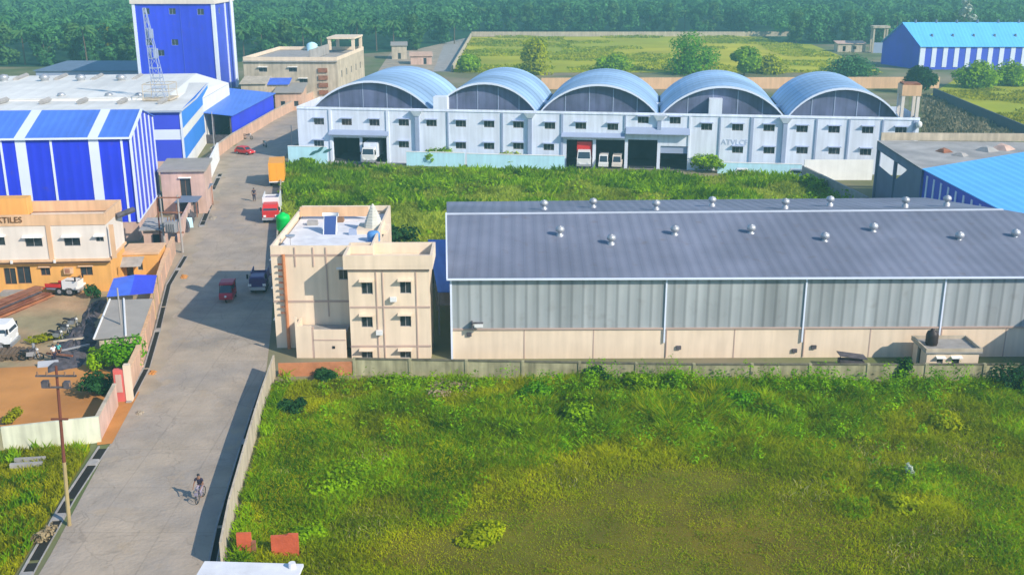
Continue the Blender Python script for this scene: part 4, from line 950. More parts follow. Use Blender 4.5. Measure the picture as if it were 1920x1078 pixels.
# ---- far cream building
fC = Fr(G(461, 188), (1, -.02), (.07, 1)); WC = fpt(fC, 634, 150)[0]; zC = fpt(fC, 500, 114)[1]; DC = 34
o = thing('office_block', 'distant beige two storey block with an open stair frame on its roof', 'building', tuple(fC.o))
hs = [(fpt(fC, px, py)[0] - 1.1, fpt(fC, px, py)[0] + 1.1, fpt(fC, px, py)[1] - .6, fpt(fC, px, py)[1] + .6) for px, py in ((493, 131), (549, 131), (503, 152), (536, 152), (569, 152))]
hr = [(4 + 6 * i, 5.4 + 6 * i, 5.5, 7.3) for i in range(5)]
shell(fC, WC, DC, 0, zC, hf=hs, hr=hr).build('wall', 'dusty_wall', o)
for h in hs: window(fC, o, h, .6, 2)
for h in hr: window(fC.right(WC), o, h, 0, 2)
MB(fC.right(WC)).box(0, DC, -.2, -.003, 0, 0 + zC).build('sunlit_render', 'cream_wall', o) if False else None
MB(fC).box(.2, WC - .2, .2, DC - .2, zC - .3, zC - .1).build('roof', 'concrete', o); parapet(fC, WC, DC, zC + .002, .9, .3).build('parapet', 'cream_wall', o)
MB(fC).box(-.1, WC, -.5, -.003, zC - .35, zC - .1).build('cornice', 'concrete', o)
x0 = WC - 7.5
for a in (x0, WC - .9): 
    for b in (DC - 12, DC - 2): MB(fC).box(a, a + .8, b, b + .8, zC + .9, zC + 3.9).build('frame_post', 'cream_wall', o)
MB(fC).box(x0 - .2, WC + .1, DC - 12.2, DC - 1, zC + 3.902, zC + 4.4).build('frame_slab', 'cream_wall', o)
MB(fC).box(x0, x0 + .3, 1, DC - 12, zC + .0, zC + 2.6).build('roof_wall', 'concrete', o)
for i in range(4): x = fpt(fC, 606, 150)[0]; MB(fC).box(x - 1.2, x + 1.2, -.35, -.003, 1.5 + i * 1.9, 2.6 + i * 1.9).build('stair_landing', 'rust', o)
p = G(585, 88, zC + 1); tag(MB().lathe(p[0], p[1], [(1.5, zC - .1), (1.6, zC + 1.6), (.9, zC + 2.1), (.1, zC + 2.3)], 12).build('water_tank', 'cyan_paint', None, True), 'pale tank on the roof of the distant beige block', 'water tank')
# ---- small houses between
def house(px, py, wpx, z, D, label, m, rm, hf=(), slope=.8, dx=0., cat='house', name='house'):
    f = Fr(G(px, py), (1, .1)); W = fpt(f, px + wpx, py)[0]
    o = thing(name, label, cat, tuple(f.o)); H = [(W * a, W * a + 1.1, b, b + c) for a, b, c in hf]
    shell(f, W, D, 0, z, hf=H).build('wall', m, o)
    for h in H: window(f, o, h, 0, 1, name='window' if h[2] > .3 else 'door')
    MB(f).slab([(-.4, -.5, z + .05), (W + .4, -.5, z + .05), (W + .4, D + .4, z + slope), (-.4, D + .4, z + slope)], .14).build('roof', rm, o); return o
house(455, 205, 45, 6.2, 10, 'small beige house tucked behind the deep blue shed', 'dusty_wall', 'dusty_wall', [(.5, 3, 1.2)])
house(500, 200, 42, 5.5, 7, 'low house with a vivid blue sheet roof before the distant beige block', 'dusty_wall', 'tarp', [(.3, 2, 1.2)])
house(517, 208, 50, 4.4, 14, 'peach walled house with a grey roof beside the bend of the road', 'peach_wall', 'tan_roof', [(.2, 1, 1.3), (.7, 1, 1.3)])
house(735, 112, 28, 5, 8, 'far pale hut standing on the clay ground before the forest', 'dusty_wall', 'tan_roof', [(.4, .1, 2.2)])
house(770, 122, 40, 3, 8, 'far low hut with a reddish sheet roof on the clay ground', 'pink_wall', 'peach_wall', [(.6, .1, 2.2)])
boundary('boundary_wall', 'peach roadside wall running up the left of the far road past the blue shed', lot((400, 302), (437, 274), (515, 226), (600, 182)), 2.3, 'peach_wall', .3, cap='dusty_wall')
boundary('boundary_wall', 'bright white roadside wall beside the pink house', lot((378, 372), (392, 345), (404, 318), (412, 300)), 3.2, 'white_paint', .3)
boundary('boundary_wall', 'pinkish roadside wall between the bright white wall and the transformer yard', lot((338, 455), (362, 405), (377, 374)), 2.3, 'pink_wall', .3)
boundary('boundary_wall', 'peach roadside wall curving down from the orange hut to the red gate pillar', lot((246, 740), (268, 690), (284, 630), (298, 570), (312, 520), (330, 475)), 2.1, 'peach_wall', .35, cap='peach_parapet', pillars=4.5)
# ---- pink house by the road
f = Fr(G(308, 402), uL, vL); Wp = fpt(f, 388, 390)[0]; zp = fpt(f, 320, 322)[1]
o = thing('pink_house', 'small pink house with a dark doorway between the striped factory and the road', 'house', tuple(f.o))
h = [(fpt(f, 338, 350)[0], fpt(f, 358, 350)[0], 2.4, zp - 1.0)]
shell(f, Wp, 9, 0, zp, hf=h).build('wall', 'pink_wall', o); window(f, o, h[0], .3, 2, frame='brown_trim', name='door')
MB(f).box(-.3, Wp + .3, -.4, 9.3, zp + .002, zp + .3).build('roof', 'tan_roof', o)
sh2 = G(345, 405); f = Fr(sh2, (1, .15)); W3 = 4.0
o = thing('awning_shed', 'open shed under a purplish sloping sheet roof against the roadside wall', 'shed', sh2)
MB(f).slab([(-1.0, -1.6, 2.4), (2.2, -1.6, 2.4), (3.6, 7, 3.3), (.8, 7, 3.3)], .08).build('roof', 'far_roof', o)
for a, b, c in ((-.8, -1.3, 2.3), (2.0, -1.3, 2.3), (1.0, 6.6, 3.15), (3.3, 6.6, 3.15)): MB(f).box(a, a + .12, b, b + .12, 0, c).build('post', 'rust', o)
MB(f).box(-.6, 2.0, 1.0, 1.1, 0, 1.8).build('back_panel', 'scrap', o)
# ---- transformer yard
p = G(322, 478); o = thing('transformer', 'grey electrical transformer on a two pole frame beside the road wall', 'transformer', p)
for sx in (-1.1, 1.1): MB().tube([(p[0] + sx, p[1] + 1, 0), (p[0] + sx, p[1] + 1, 7.5)], [.16, .1], 8).build('pole', 'concrete', o)
for z in (2.6, 5.2, 7.1): MB().box(p[0] - 1.5, p[0] + 1.5, p[1] + .9, p[1] + 1.1, z, z + .14).build('crossarm', 'rust', o)
MB().box(p[0] - .7, p[0] + .7, p[1] + .5, p[1] + 1.5, 2.75, 4.2).build('tank', 'steel', o)
for i in range(5): MB().box(p[0] - .6 + i * .28, p[0] - .55 + i * .28, p[1] + .25, p[1] + .498, 2.9, 4.0).build('radiator_fin', 'steel', o)
for i in range(3): MB().cyl(p[0] - .4 + .4 * i, p[1] + 1, 4.2, 4.75, .09, .05, 6).build('insulator', 'brown_trim', o)
house(272, 470, 32, 2.8, 4, 'grey sheet roofed lean to under the striped factory beside the transformer', 'pink_wall', 'concrete', [(.5, .1, 2)], slope=.5, cat='shed', name='lean_to')
# ---- orange hut with awning
f = Fr(G(232, 520), (1, .12)); Wh = fpt(f, 300, 515)[0]
o = thing('orange_hut', 'small orange hut with a grey tilted awning right of the orange office', 'hut', tuple(f.o))
shell(f, Wh, 4.5, 0, 2.7, hf=[(.4, 1.2, .1, 1.9), (1.7, 2.3, .8, 1.7)]).build('wall', 'orange_wall', o)
MB(f).box(-.1, Wh + .1, -.1, 4.6, 2.702, 2.9).build('roof', 'peach_parapet', o)
window(f, o, (.4, 1.2, .1, 1.9), 0, 1, name='door', frame='brown_trim'); window(f, o, (1.7, 2.3, .8, 1.7), 0, 1)
MB(f).slab([(-.6, -1.6, 1.75), (2.4, -1.6, 1.75), (2.6, -.05, 2.5), (-.3, -.05, 2.5)], .08).build('awning', 'concrete', o)

# ================================================================ ORANGE OFFICE
oO = Vector(G(212, 546)); WO = 26; fO = Fr(oO - uL * WO, uL, Vector((-.1, .995, 0))); DO = 6.6
zf = fpt(fO, 205, 486)[1]; zu = fpt(fO, 205, 421, -.6)[1]; zp = fpt(fO, 205, 401, -.6)[1]
ob = thing('orange_office', 'two storey office with orange ground floor, white upper panels and peach parapet', 'building', tuple(oO))
def oh_(px, py, w_, h_, y=0): x, z = fpt(fO, px, py, y); return (x - w_ / 2, x + w_ / 2, z - h_ / 2, z + h_ / 2)
lo = [oh_(19, 518, 1.3, 1.9), oh_(45, 516, 1.5, 2.0), oh_(85, 509, 1.05, .95), oh_(162, 508, 1.35, 1.05)]
upw = [oh_(-5, 452, 1.6, 1.05, -.6), oh_(63, 454, 1.85, 1.1, -.6), oh_(135, 453, 1.75, 1.05, -.6), oh_(187, 448, .85, .65, -.6)]
shell(fO, WO, DO, 0, zf, hf=lo, hr=[(2.5, 3.5, .9, 2)]).build('ground_floor_wall', 'orange_wall', ob)
fU = Fr(fO(0, -.6, 0), fO.u, fO.v)
shell(fU, WO + .15, DO + .6, zf + .3, zu, hf=upw).build('upper_wall', 'upper_white', ob)
for h in lo: window(fO, ob, h, 0 if h[3] - h[2] > 1.5 else .25, 2, frame='brown_trim', name='door' if h[3] - h[2] > 1.5 else 'window', hoodmat='peach_parapet')
for h in upw: window(fU, ob, h, .5, 2)
MB(fU).box(-.1, WO + .3, -.12, DO + .7, zf + .002, zf + .298).build('floor_slab', 'peach_parapet', ob)
MB(fU).box(0, WO + .1, .1, .6, zf - .25, zf - .003).build('soffit_shade', 'brown_trim', ob)  # brown strip that paints the dark shade under the overhang
MB(fU).box(0, WO, .3, DO + .4, zu - .5, zu - .4).build('terrace_floor', 'peach_parapet', ob)
parapet(Fr(fU(-.08, -.08, 0), fU.u, fU.v), WO + .3, DO + .7, zu + .003, zp - zu, .25).build('parapet', 'peach_parapet', ob)
for px in (95, 213): x = fpt(fU, px, 450)[0]; MB(fU).box(x - .35, x + .15, -.1, -.003, zf + .3, zu).build('pilaster', 'peach_parapet', ob)
for px in (22, 103): x = fpt(fU, px, 486)[0]; MB(fU).box(x - .12, x + .12, -.25, -.121, zf - .1, zf + .25).build('waste_spout', 'vehicle_white', ob)
h = oh_(130, 506, .95, .65); k = MB(fO); k.box(h[0], h[1], -.45, -.01, h[2], h[3]); k.build('air_conditioner', 'peach_parapet', ob); 
MB(fO).box(h[0] + .1, h[0] + .65, -.47, -.452, h[2] + .08, h[3] - .08).build('air_conditioner_fan', 'rust', ob)
MB(fU).box(0, 10.5, DO + .35, DO + .6, zp + .005, zp + .9) 
rp = MB(fU); xx = fpt(fU, 30, 395, DO)[0]; rp.box(xx - 2.6, xx + 1.8, DO - 1.5, DO + .3, zu, zp + .75); rp.build('stair_head', 'orange_wall', ob)
x, z = fpt(fU, 72, 416, -.1); text_mesh('sign_letters', 'ANNA TEXTILES', fU, x - 8.4, -.12, z - .05, .92, 'letter', ob, .05)
p = G(208, 397, zu); tag(MB(fU).tube([(fpt(fU, 196, 400)[0], DO - 2.4, zu - .1), (fpt(fU, 222, 392)[0], DO - .3, zu - .1 + .3)], .35, 8).build('pipe_bundle', 'scrap'), 'dark bundle lying in the terrace corner of the orange office', 'bundle')
# porch steps
MB(fO).box(fpt(fO, 5, 530)[0], fpt(fO, 58, 530)[0], -1.2, -.003, 0, .45).build('steps', 'concrete', ob)

# ---- tan shed with blue sheet behind, in the yard
f = Fr(G(180, 655), (1, .06)); a = G(176, 636, 2.3); b = G(262, 628, 2.3); c = G(286, 560, 3.0); d = G(206, 562, 3.0)
o = thing('yard_shed', 'tan sheet roofed yard shed with white edge strips against the peach wall', 'shed', (a[0], a[1], 0))
MB().slab([a, b, c, d], .07).build('roof', 'tan_roof', o)
for (p, q, nm) in ((a, d, 'edge_strip'), (G(236, 630, 2.35), G(232, 561, 3.05), 'edge_strip')): MB().tube([(p[0], p[1], p[2] + .06), (q[0], q[1], q[2] + .06)], .1, 6).build(nm, 'vehicle_white', o)
k = MB(Fr((a[0] + .3, a[1] + .4, 0), (b[0] - a[0], b[1] - a[1]))); k.box(0, 3.6, 0, .15, 0, 2.1); k.box(0, .15, .15, 7.5, 0, 2.1); k.build('wall', 'dusty_wall', o)
MB(Fr((a[0] + .3, a[1] + .4, 0), (b[0] - a[0], b[1] - a[1]))).box(1.4, 3, -.02, -.003, .1, 1.5).build('opening', 'plain_dark', o)  # flat black panel set on the wall, coloured as the dark inside
a = G(200, 556, 2.9); b = G(287, 549, 2.9); c = G(294, 516, 3.2); d = G(213, 522, 3.2); mab = [(a[i] + b[i]) / 2 for i in range(3)]
o = thing('tarp_shelter', 'bright blue tarpaulin shelter at the upper end of the tan yard shed', 'shelter', (a[0], a[1], 0))
MB().slab([a, tuple(mab), [(c[i] + d[i]) / 2 + (.25 if i == 2 else 0) for i in range(3)], d], .04).build('tarpaulin', 'tarp', o)
MB().slab([tuple(mab), b, c, [(c[i] + d[i]) / 2 + (.25 if i == 2 else 0) for i in range(3)]], .04).build('tarpaulin', 'blue_side', o)
for p in (a, b, c, d): MB().tube([(p[0], p[1] + .1, 0), (p[0], p[1] + .1, p[2] - .05)], .06, 6).build('post', 'pole_pale', o)
# gate pillar and the walls at the yard corner
g0 = G(236, 752)
o = thing('gate_pillar', 'red and cream gate pillar beside the driveway at the foot of the peach wall', 'pillar', g0)
f = Fr(g0, (1, .1)); MB(f).box(-.75, .1, -.15, .3, 0, 2.9).build('red_face', 'pillar_red', o)
MB(f).box(-.6, -.1, -.18, -.152, .9, 2.5).build('painted_panel', 'pink_wall', o)
MB(f).box(.102, .6, -.2, .35, 0, 3.3).build('side_pier', 'cream_wall', o)
boundary('boundary_wall', 'shaded side wall running from the white wall corner back to the red gate pillar', lot((190, 826), (222, 762)), 2.0, 'pink_wall', .2, cap='dusty_wall')
boundary('boundary_wall', 'white washed wall behind the grass verge at the lower left', lot((8, 850), (189, 829)), 2.15, 'stained_white', .22)
boundary('boundary_wall', 'grey end of the lower left wall at the frame edge', lot((-160, 875), (6, 851)), 1.9, 'old_concrete', .25)

# ================================================================ VEHICLES (built round the origin, nose towards -y)
def wheel(par, x, y, r, w_=.25):
    k = MB(); k.tube([(x - w_ / 2, y, r), (x + w_ / 2, y, r)], r, 14); o = k.build('wheel', 'tyre', par)
    MB().tube([(x - w_ / 2 - .01, y, r), (x + w_ / 2 + .01, y, r)], r * .5, 10).build('rim', 'steel', o)
def truck(label, loc, rz, cab, box, L=7.5, w_=2.4, h=3.6, cabh=2.9, open_=False, tail='vehicle_white', cat='lorry', group=None):
    t = thing('lorry', label, cat, (0, 0, 0), group); h2 = w_ / 2; y0 = -L / 2
    k = MB(); k.prism([(0, 0)], 0, 0) if False else None
    k.hexa([(-h2 + .05, y0 + .1, .75), (h2 - .05, y0 + .1, .75), (h2 - .05, y0 + 1.9, .75), (-h2 + .05, y0 + 1.9, .75)], [(-h2 + .05, y0, 1.75), (h2 - .05, y0, 1.75), (h2 - .05, y0 + 1.9, 1.75), (-h2 + .05, y0 + 1.9, 1.75)])
    k.hexa([(-h2 + .05, y0, 1.752), (h2 - .05, y0, 1.752), (h2 - .05, y0 + 1.9, 1.752), (-h2 + .05, y0 + 1.9, 1.752)], [(-h2 + .2, y0 + .3, cabh), (h2 - .2, y0 + .3, cabh), (h2 - .2, y0 + 1.9, cabh), (-h2 + .2, y0 + 1.9, cabh)])
    k.build('cab', cab, t)
    k = MB(); k.quad((-h2 + .2, y0 + .02, 1.85), (h2 - .2, y0 + .02, 1.85), (h2 - .3, y0 + .25, cabh - .2), (-h2 + .3, y0 + .25, cabh - .2)); k.build('windscreen', 'glass_dark', t)
    for s_ in (-1, 1):
        MB().quad((s_ * (h2 - .035), y0 + .35, 1.85), (s_ * (h2 - .035), y0 + 1.4, 1.85), (s_ * (h2 - .17), y0 + 1.4, cabh - .3), (s_ * (h2 - .17), y0 + .5, cabh - .3)).build('side_window', 'glass_dark', t)
        MB().box(s_ * .8 - .18, s_ * .8 + .18, y0 - .02, y0 + .1, .95, 1.2).build('headlight', 'lamp_white', t)
        MB().box(s_ * .95 - .14, s_ * .95 + .14, L / 2 + .0, L / 2 + .05, .85, 1.0).build('tail_light', 'lamp_red', t)
        MB().box(s_ * (h2 + .1) - .1, s_ * (h2 + .1) + .1, y0 + .1, y0 + .2, 1.8, 2.3).build('mirror', 'plain_dark', t)
    MB().box(-h2, h2, y0 - .12, y0 + .08, .5, .85).build('bumper', 'steel', t)
    MB().box(-.45, .45, y0 + 1.5, L / 2, .55, .9).build('chassis', 'scrap', t)
    if open_:
        k = MB(); k.box(-h2, h2, y0 + 2.1, L / 2, .95, 1.1); k.box(-h2, -h2 + .08, y0 + 2.1, L / 2, 1.1, h); k.box(h2 - .08, h2, y0 + 2.1, L / 2, 1.1, h); k.box(-h2 + .08, h2 - .08, L / 2 - .08, L / 2, 1.1, h - .5); k.box(-h2 + .08, h2 - .08, y0 + 2.1, y0 + 2.2, 1.1, h); k.build('cargo_bed', box, t)
        MB().box(-h2 + .1, h2 - .1, y0 + 2.25, L / 2 - .1, 1.1, h - .7).build('load', 'cloth_grey', t)
    else:
        MB().box(-h2, h2, y0 + 2.1, L / 2, .95, h).build('cargo_box', box, t)
        for s_ in (-1, 1): MB().box(s_ * .55 - .5, s_ * .55 + .5, L / 2 + .003, L / 2 + .04, 1.1, h - .15).build('rear_door', box, t)
        MB().box(-h2, h2, L / 2 - .1, L / 2 + .08, .78, .945).build('rear_bar', tail, t)
    for y in (y0 + 1.0, L / 2 - 1.6, L / 2 - 2.7):
        for s_ in (-1, 1): wheel(t, s_ * (h2 - .2), y, .48, .3)
    t.location = loc; t.rotation_euler.z = R(rz); return t
def car(label, loc, rz, m, L=3.9, w_=1.6, h=1.45, cat='car', van=False, group=None):
    t = thing('van' if van else 'car', label, cat, (0, 0, 0), group); h2 = w_ / 2; y0 = -L / 2
    if van: low = [(y0, .35), (L / 2, .35), (L / 2, 1.05), (y0, 1.0)]; up_ = [(y0, 1.0), (L / 2, 1.05), (L / 2 - .05, h), (y0 + .75, h)]
    else: low = [(y0, .35), (L / 2, .35), (L / 2, .85), (y0 + .95, .85), (y0 + .05, .7)]; up_ = [(y0 + .9, .85), (L / 2 - .1, .85), (L / 2 - .6, h), (y0 + 1.6, h)]
    fy = Fr((0, 0, 0), (0, 1), (-1, 0))
    k = MB(fy); k.prism(low, -h2, h2); k.build('body', m, t)
    k = MB(fy); k.prism([(a, b + .002) for a, b in up_], -h2 + .1, h2 - .1); k.build('cabin', m, t)
    (a0, b0), (a1, b1), (a2, b2), (a3, b3) = up_
    for A, B, C, Dd, nm in (((a0, b0), (a3, b3), -1, 0, 'windscreen'), ((a1, b1), (a2, b2), 1, 0, 'rear_window')):
        q = [A[0] + (B[0] - A[0]) * .12 + C * .015, A[1] + (B[1] - A[1]) * .12, A[0] + (B[0] - A[0]) * .88 + C * .015, A[1] + (B[1] - A[1]) * .88]
        MB().quad((-h2 + .18, q[0], q[1] + .01), (h2 - .18, q[0], q[1] + .01), (h2 - .25, q[2], q[3] + .01), (-h2 + .25, q[2], q[3] + .01)).build(nm, 'glass_dark', t)
    for s_ in (-1, 1):
        x = s_ * (h2 - .088); zl, zh = b0 + .08, h - .1
        MB().quad((x, a0 + .3, zl), (x, a1 - .25, zl), (x, a2 - .1, zh), (x, a3 + .1, zh)).build('side_window', 'glass_dark', t)
        MB().box(s_ * (h2 - .25) - .12, s_ * (h2 - .25) + .12, y0 - .02, y0 + .1, .58, .7).build('headlight', 'lamp_white', t)
        MB().box(s_ * (h2 - .2) - .1, s_ * (h2 - .2) + .1, L / 2 - .02, L / 2 + .03, .6, .78).build('tail_light', 'lamp_red', t)
    for y in (y0 + .7, L / 2 - .7):
        for s_ in (-1, 1): wheel(t, s_ * (h2 - .1), y, .31, .2)
    t.location = loc; t.rotation_euler.z = R(rz); return t
def rickshaw(label, loc, rz, m, roof='crimson_paint'):
    t = thing('auto_rickshaw', label, 'auto rickshaw', (0, 0, 0)); fy = Fr((0, 0, 0), (0, 1), (-1, 0))
    k = MB(fy); k.prism([(-1.25, .35), (1.2, .35), (1.25, .95), (.1, .95), (-.55, .85), (-1.1, .95), (-1.3, .7)], -.62, .62); k.build('body', m, t)
    k = MB(fy); k.prism([(-.75, 1.62), (1.2, 1.6), (1.25, 1.7), (.8, 1.8), (-.4, 1.8), (-.8, 1.7)], -.64, .64); k.build('roof', roof, t)
    k = MB(); k.quad((-.55, -1.1, .97), (.55, -1.1, .97), (.5, -.78, 1.6), (-.5, -.78, 1.6)); k.build('windscreen', 'glass_dark', t)
    for s_ in (-1, 1):
        for y in (-.75, .15, 1.15): MB().tube([(s_ * .58, y - (.3 if y < 0 else 0), .9), (s_ * .58, y, 1.62)], .03, 5).build('roof_post', 'plain_dark', t)
        wheel(t, s_ * .58, .8, .24, .14)
    MB().box(-.55, .55, 1.12, 1.2, .952, 1.58).build('rear_screen', 'lamp_red' if m == 'crimson_paint' else 'plain_dark', t)
    MB().box(-.5, .5, .4, .9, .952, 1.15).build('seat', 'plain_dark', t)
    wheel(t, 0, -1.05, .24, .12); MB().lathe(0, -1.36, [(.1, .62), (.12, .72), (.02, .8)], 8).build('headlight', 'lamp_white', t)
    t.location = loc; t.rotation_euler.z = R(rz); t.scale = (1.15,) * 3; return t
def skinned(name, pts, edges, rad, m, par):
    me = bpy.data.meshes.new(name); me.from_pydata(pts, edges, []); me.materials.append(M(m)); o = bpy.data.objects.new(name, me); COL.objects.link(o)
    md = o.modifiers.new('skin', 'SKIN'); md.use_smooth_shade = True
    for i, r_ in enumerate(rad): me.skin_vertices[0].data[i].radius = (r_, r_); 
    me.skin_vertices[0].data[0].use_root = True
    sb = o.modifiers.new('sub', 'SUBSURF'); sb.levels = 1; sb.render_levels = 1
    o.parent = par; ORG[o] = Vector((0, 0, 0)); return o
def person(label, loc, rz, shirt, trousers, pose='stand', par_scale=1.0, name='person'):
    t = thing(name, label, 'person', (0, 0, 0))
    if pose == 'stand': hip, kn, an, hd, sh_, el, ha = [(.1, 0, .9)], [(.11, -.03, .5)], [(.12, .0, .08)], 0, 0, (.27, .02, 1.12), (.27, -.1, .88)
    else: hip, kn, an, sh_, el, ha = [(.1, .12, .98)], [(.13, -.28, .72)], [(.12, -.12, .32)], 0, (.3, -.12, 1.18), (.24, -.42, 1.05)
    hy = hip[0][1]; hz = hip[0][2]; ly = 0 if pose == 'stand' else -.16
    pel = (0, hy, hz + .03); ch = (0, hy + ly * .6, hz + .32); nk = (0, hy + ly, hz + .56); hb = (0, hy + ly - .01, hz + .64); ht = (0, hy + ly - .02, hz + .78)
    pts = [pel, ch, nk, hb, ht]; ed = [(0, 1), (1, 2), (2, 3), (3, 4)]; rd = [.13, .14, .06, .085, .07]
    ank2 = [(-an[0][0], an[0][1] + (.0 if pose == 'stand' else .22), an[0][2] + (0 if pose == 'stand' else .2))]
    for s_ in (-1, 1):
        H_ = (s_ * hip[0][0], hy, hz - .05); K_ = (s_ * kn[0][0], kn[0][1] + (0 if pose == 'stand' or s_ > 0 else -.02), kn[0][2] + (0 if pose == 'stand' or s_ > 0 else .14))
        A_ = (s_ * an[0][0], an[0][1], an[0][2]) if s_ > 0 else ank2[0]
        i = len(pts); pts += [H_, K_, A_, (A_[0], A_[1] - .16, A_[2] - .03)]; ed += [(0, i), (i, i + 1), (i + 1, i + 2), (i + 2, i + 3)]; rd += [.1, .07, .045, .035]
        S_ = (s_ * .2, nk[1], nk[2] - .08); E_ = (s_ * el[0], el[1] + 0, el[2]); Hn = (s_ * ha[0], ha[1], ha[2])
        i = len(pts); pts += [S_, E_, Hn, (Hn[0], Hn[1] - .05, Hn[2] - .05)]; ed += [(2, i), (i, i + 1), (i + 1, i + 2), (i + 2, i + 3)]; rd += [.06, .042, .03, .032]
        for f_ in range(5):
            b_ = i + 3; q = len(pts); fx = (f_ - 2) * .02; pts.append((Hn[0] + fx, Hn[1] - .09, Hn[2] - .10 + (.03 if f_ in (0, 4) else 0))); ed.append((b_, q)); rd.append(.009)
    skinned('body', pts, ed, rd, 'skin', t)
    # clothing: slightly larger skins over torso and legs
    P_ = [pel, ch, nk]; E_ = [(0, 1), (1, 2)]; R_ = [.155, .165, .085]
    for s_ in (-1, 1): i = len(P_); P_ += [(s_ * .21, nk[1], nk[2] - .07), tuple((Vector((s_ * .21, nk[1], nk[2] - .08)) + Vector((s_ * el[0], el[1], el[2]))) / 2 + Vector((0, 0, 0)))]; E_ += [(2, i), (i, i + 1)]; R_ += [.085, .07]
    skinned('shirt', P_, E_, R_, shirt, t)
    P_ = [(0, hy, hz)]; E_ = []; R_ = [.15]; k0 = 5
    for s_, i in ((-1, 5), (1, 5 + 13)): j = len(P_); a_, b_, c_ = pts[i], pts[i + 1], pts[i + 2]; c_ = tuple(Vector(b_) + (Vector(c_) - Vector(b_)) * .92); P_ += [a_, b_, c_]; E_ += [(0, j), (j, j + 1), (j + 1, j + 2)]; R_ += [.12, .085, .06]
    skinned('trousers', P_, E_, R_, trousers, t)
    k = MB(); k.lathe(0, ht[1] + .01, [(.088, ht[2] - .04), (.095, ht[2] + .02), (.06, ht[2] + .075), (.01, ht[2] + .09)], 10); k.build('hair', 'plain_dark', t, True)
    MB().box(-.012, .012, ht[1] - .105, ht[1] - .075, ht[2] - .08, ht[2] - .04).build('nose', 'skin', t)
    t.location = loc; t.rotation_euler.z = R(rz); t.scale = (par_scale,) * 3; return t
def ring(k, x, y, z, r, t, n=16):
    k.tube([(x, y + r * math.cos(2 * math.pi * i / n), z + r * math.sin(2 * math.pi * i / n)) for i in range(n + 1)], t, 5, False)
def bicycle(label, loc, rz, sc=1.0):
    t = thing('bicycle', label, 'bicycle', (0, 0, 0)); 
    for y, nm in ((-.52, 'wheel'), (.52, 'wheel')): k = MB(); ring(k, 0, y, .34, .32, .025); [k.tube([(0, y, .34), (0, y + .31 * math.cos(a), .34 + .31 * math.sin(a))], .005, 3) for a in [i * .785 for i in range(8)]]; k.build(nm, 'tyre', t)
    k = MB(); k.tube([(0, .52, .34), (0, .05, .3), (0, .2, .85), (0, .52, .34)], .022, 5); k.tube([(0, .05, .3), (0, -.38, .8), (0, .18, .78)], .022, 5); k.tube([(0, -.52, .34), (0, -.36, .95)], .02, 5); k.build('frame', 'cloth_grey', t)
    MB().tube([(-.27, -.30, 1.0), (0, -.38, .97), (.27, -.30, 1.0)], .018, 5).build('handlebar', 'steel', t)
    MB().hexa([(-.03, .05, .86), (.03, .05, .86), (.09, .3, .86), (-.09, .3, .86)], [(-.03, .05, .9), (.03, .05, .9), (.1, .3, .92), (-.1, .3, .92)]).build('saddle', 'plain_dark', t)
    MB().box(-.1, .1, -.72, -.56, .34 + .3, .34 + .42).build('basket', 'cloth_grey', t)
    t.location = loc; t.rotation_euler.z = R(rz); t.scale = (sc,) * 3; return t
def motorbike(label, loc, rz, m='scrap', sc=1.0):
    t = thing('motorcycle', label, 'motorcycle', (0, 0, 0))
    for y in (-.62, .62): k = MB(); ring(k, 0, y, .3, .26, .05); [k.tube([(0, y, .3), (0, y + .25 * math.cos(a), .3 + .25 * math.sin(a))], .012, 3) for a in [i * 1.047 for i in range(6)]]; k.build('wheel', 'tyre', t)
    MB().hexa([(-.12, -.15, .35), (.12, -.15, .35), (.12, .35, .35), (-.12, .35, .35)], [(-.1, -.3, .72), (.1, -.3, .72), (.1, .3, .68), (-.1, .3, .68)]).build('engine', 'steel', t)
    MB().hexa([(-.12, -.32, .722), (.12, -.32, .722), (.12, .08, .722), (-.12, .08, .722)], [(-.08, -.3, .92), (.08, -.3, .92), (.1, .06, .86), (-.1, .06, .86)]).build('fuel_tank', m, t)
    MB().hexa([(-.13, .1, .70), (.13, .1, .70), (.1, .75, .74), (-.1, .75, .74)], [(-.12, .1, .8), (.12, .1, .8), (.1, .75, .84), (-.1, .75, .84)]).build('seat', 'plain_dark', t)
    for s_ in (-1, 1): MB().tube([(s_ * .07, -.62, .3), (s_ * .07, -.4, .98)], .025, 5).build('fork', 'steel', t)
    MB().tube([(-.34, -.28, 1.02), (0, -.4, 1.0), (.34, -.28, 1.02)], .02, 5).build('handlebar', 'plain_dark', t)
    MB().lathe(0, -.5, [(.03, .78), (.1, .85), (.03, .93)], 8).build('headlight', 'lamp_white', t)
    t.location = loc; t.rotation_euler.z = R(rz); t.scale = (sc,) * 3; return t

def at(px, py, z=.035): p = G(px, py); return (p[0], p[1], z)
# lorries on the road (rear towards the camera)
p = at(508, 352); truck('orange box lorry parked with its rear to the camera beside the reed field', (p[0] + .3, p[1] + 4.2, .035), 190, 'vehicle_white', 'orange_paint', 8, 2.5, 3.95, 2.9)
p = at(497, 420); truck('red and white open lorry parked on the road behind the cream building', (p[0] + .35, p[1] + 3.4, .035), 8, 'red_paint', 'vehicle_white', 6.6, 2.35, 3.3, 2.7, open_=True)
p = at(476, 552); truck('small dark violet pickup lorry on the road in the shade of the cream building', (p[0] + .2, p[1] + 2.2, .035), 6, 'violet_paint', 'violet_paint', 4.6, 1.8, 2.0, 1.95, open_=True, cat='pickup')
p = at(422, 569); rickshaw('crimson auto rickshaw on the open road at the edge of the big shadow', (p[0], p[1] + 1.4, .035), 5, 'crimson_paint')
p = at(456, 292); car('small red car stopped by the peach wall at the far bend of the road', (p[0], p[1] + 1.5, .035), 60, 'red_paint')
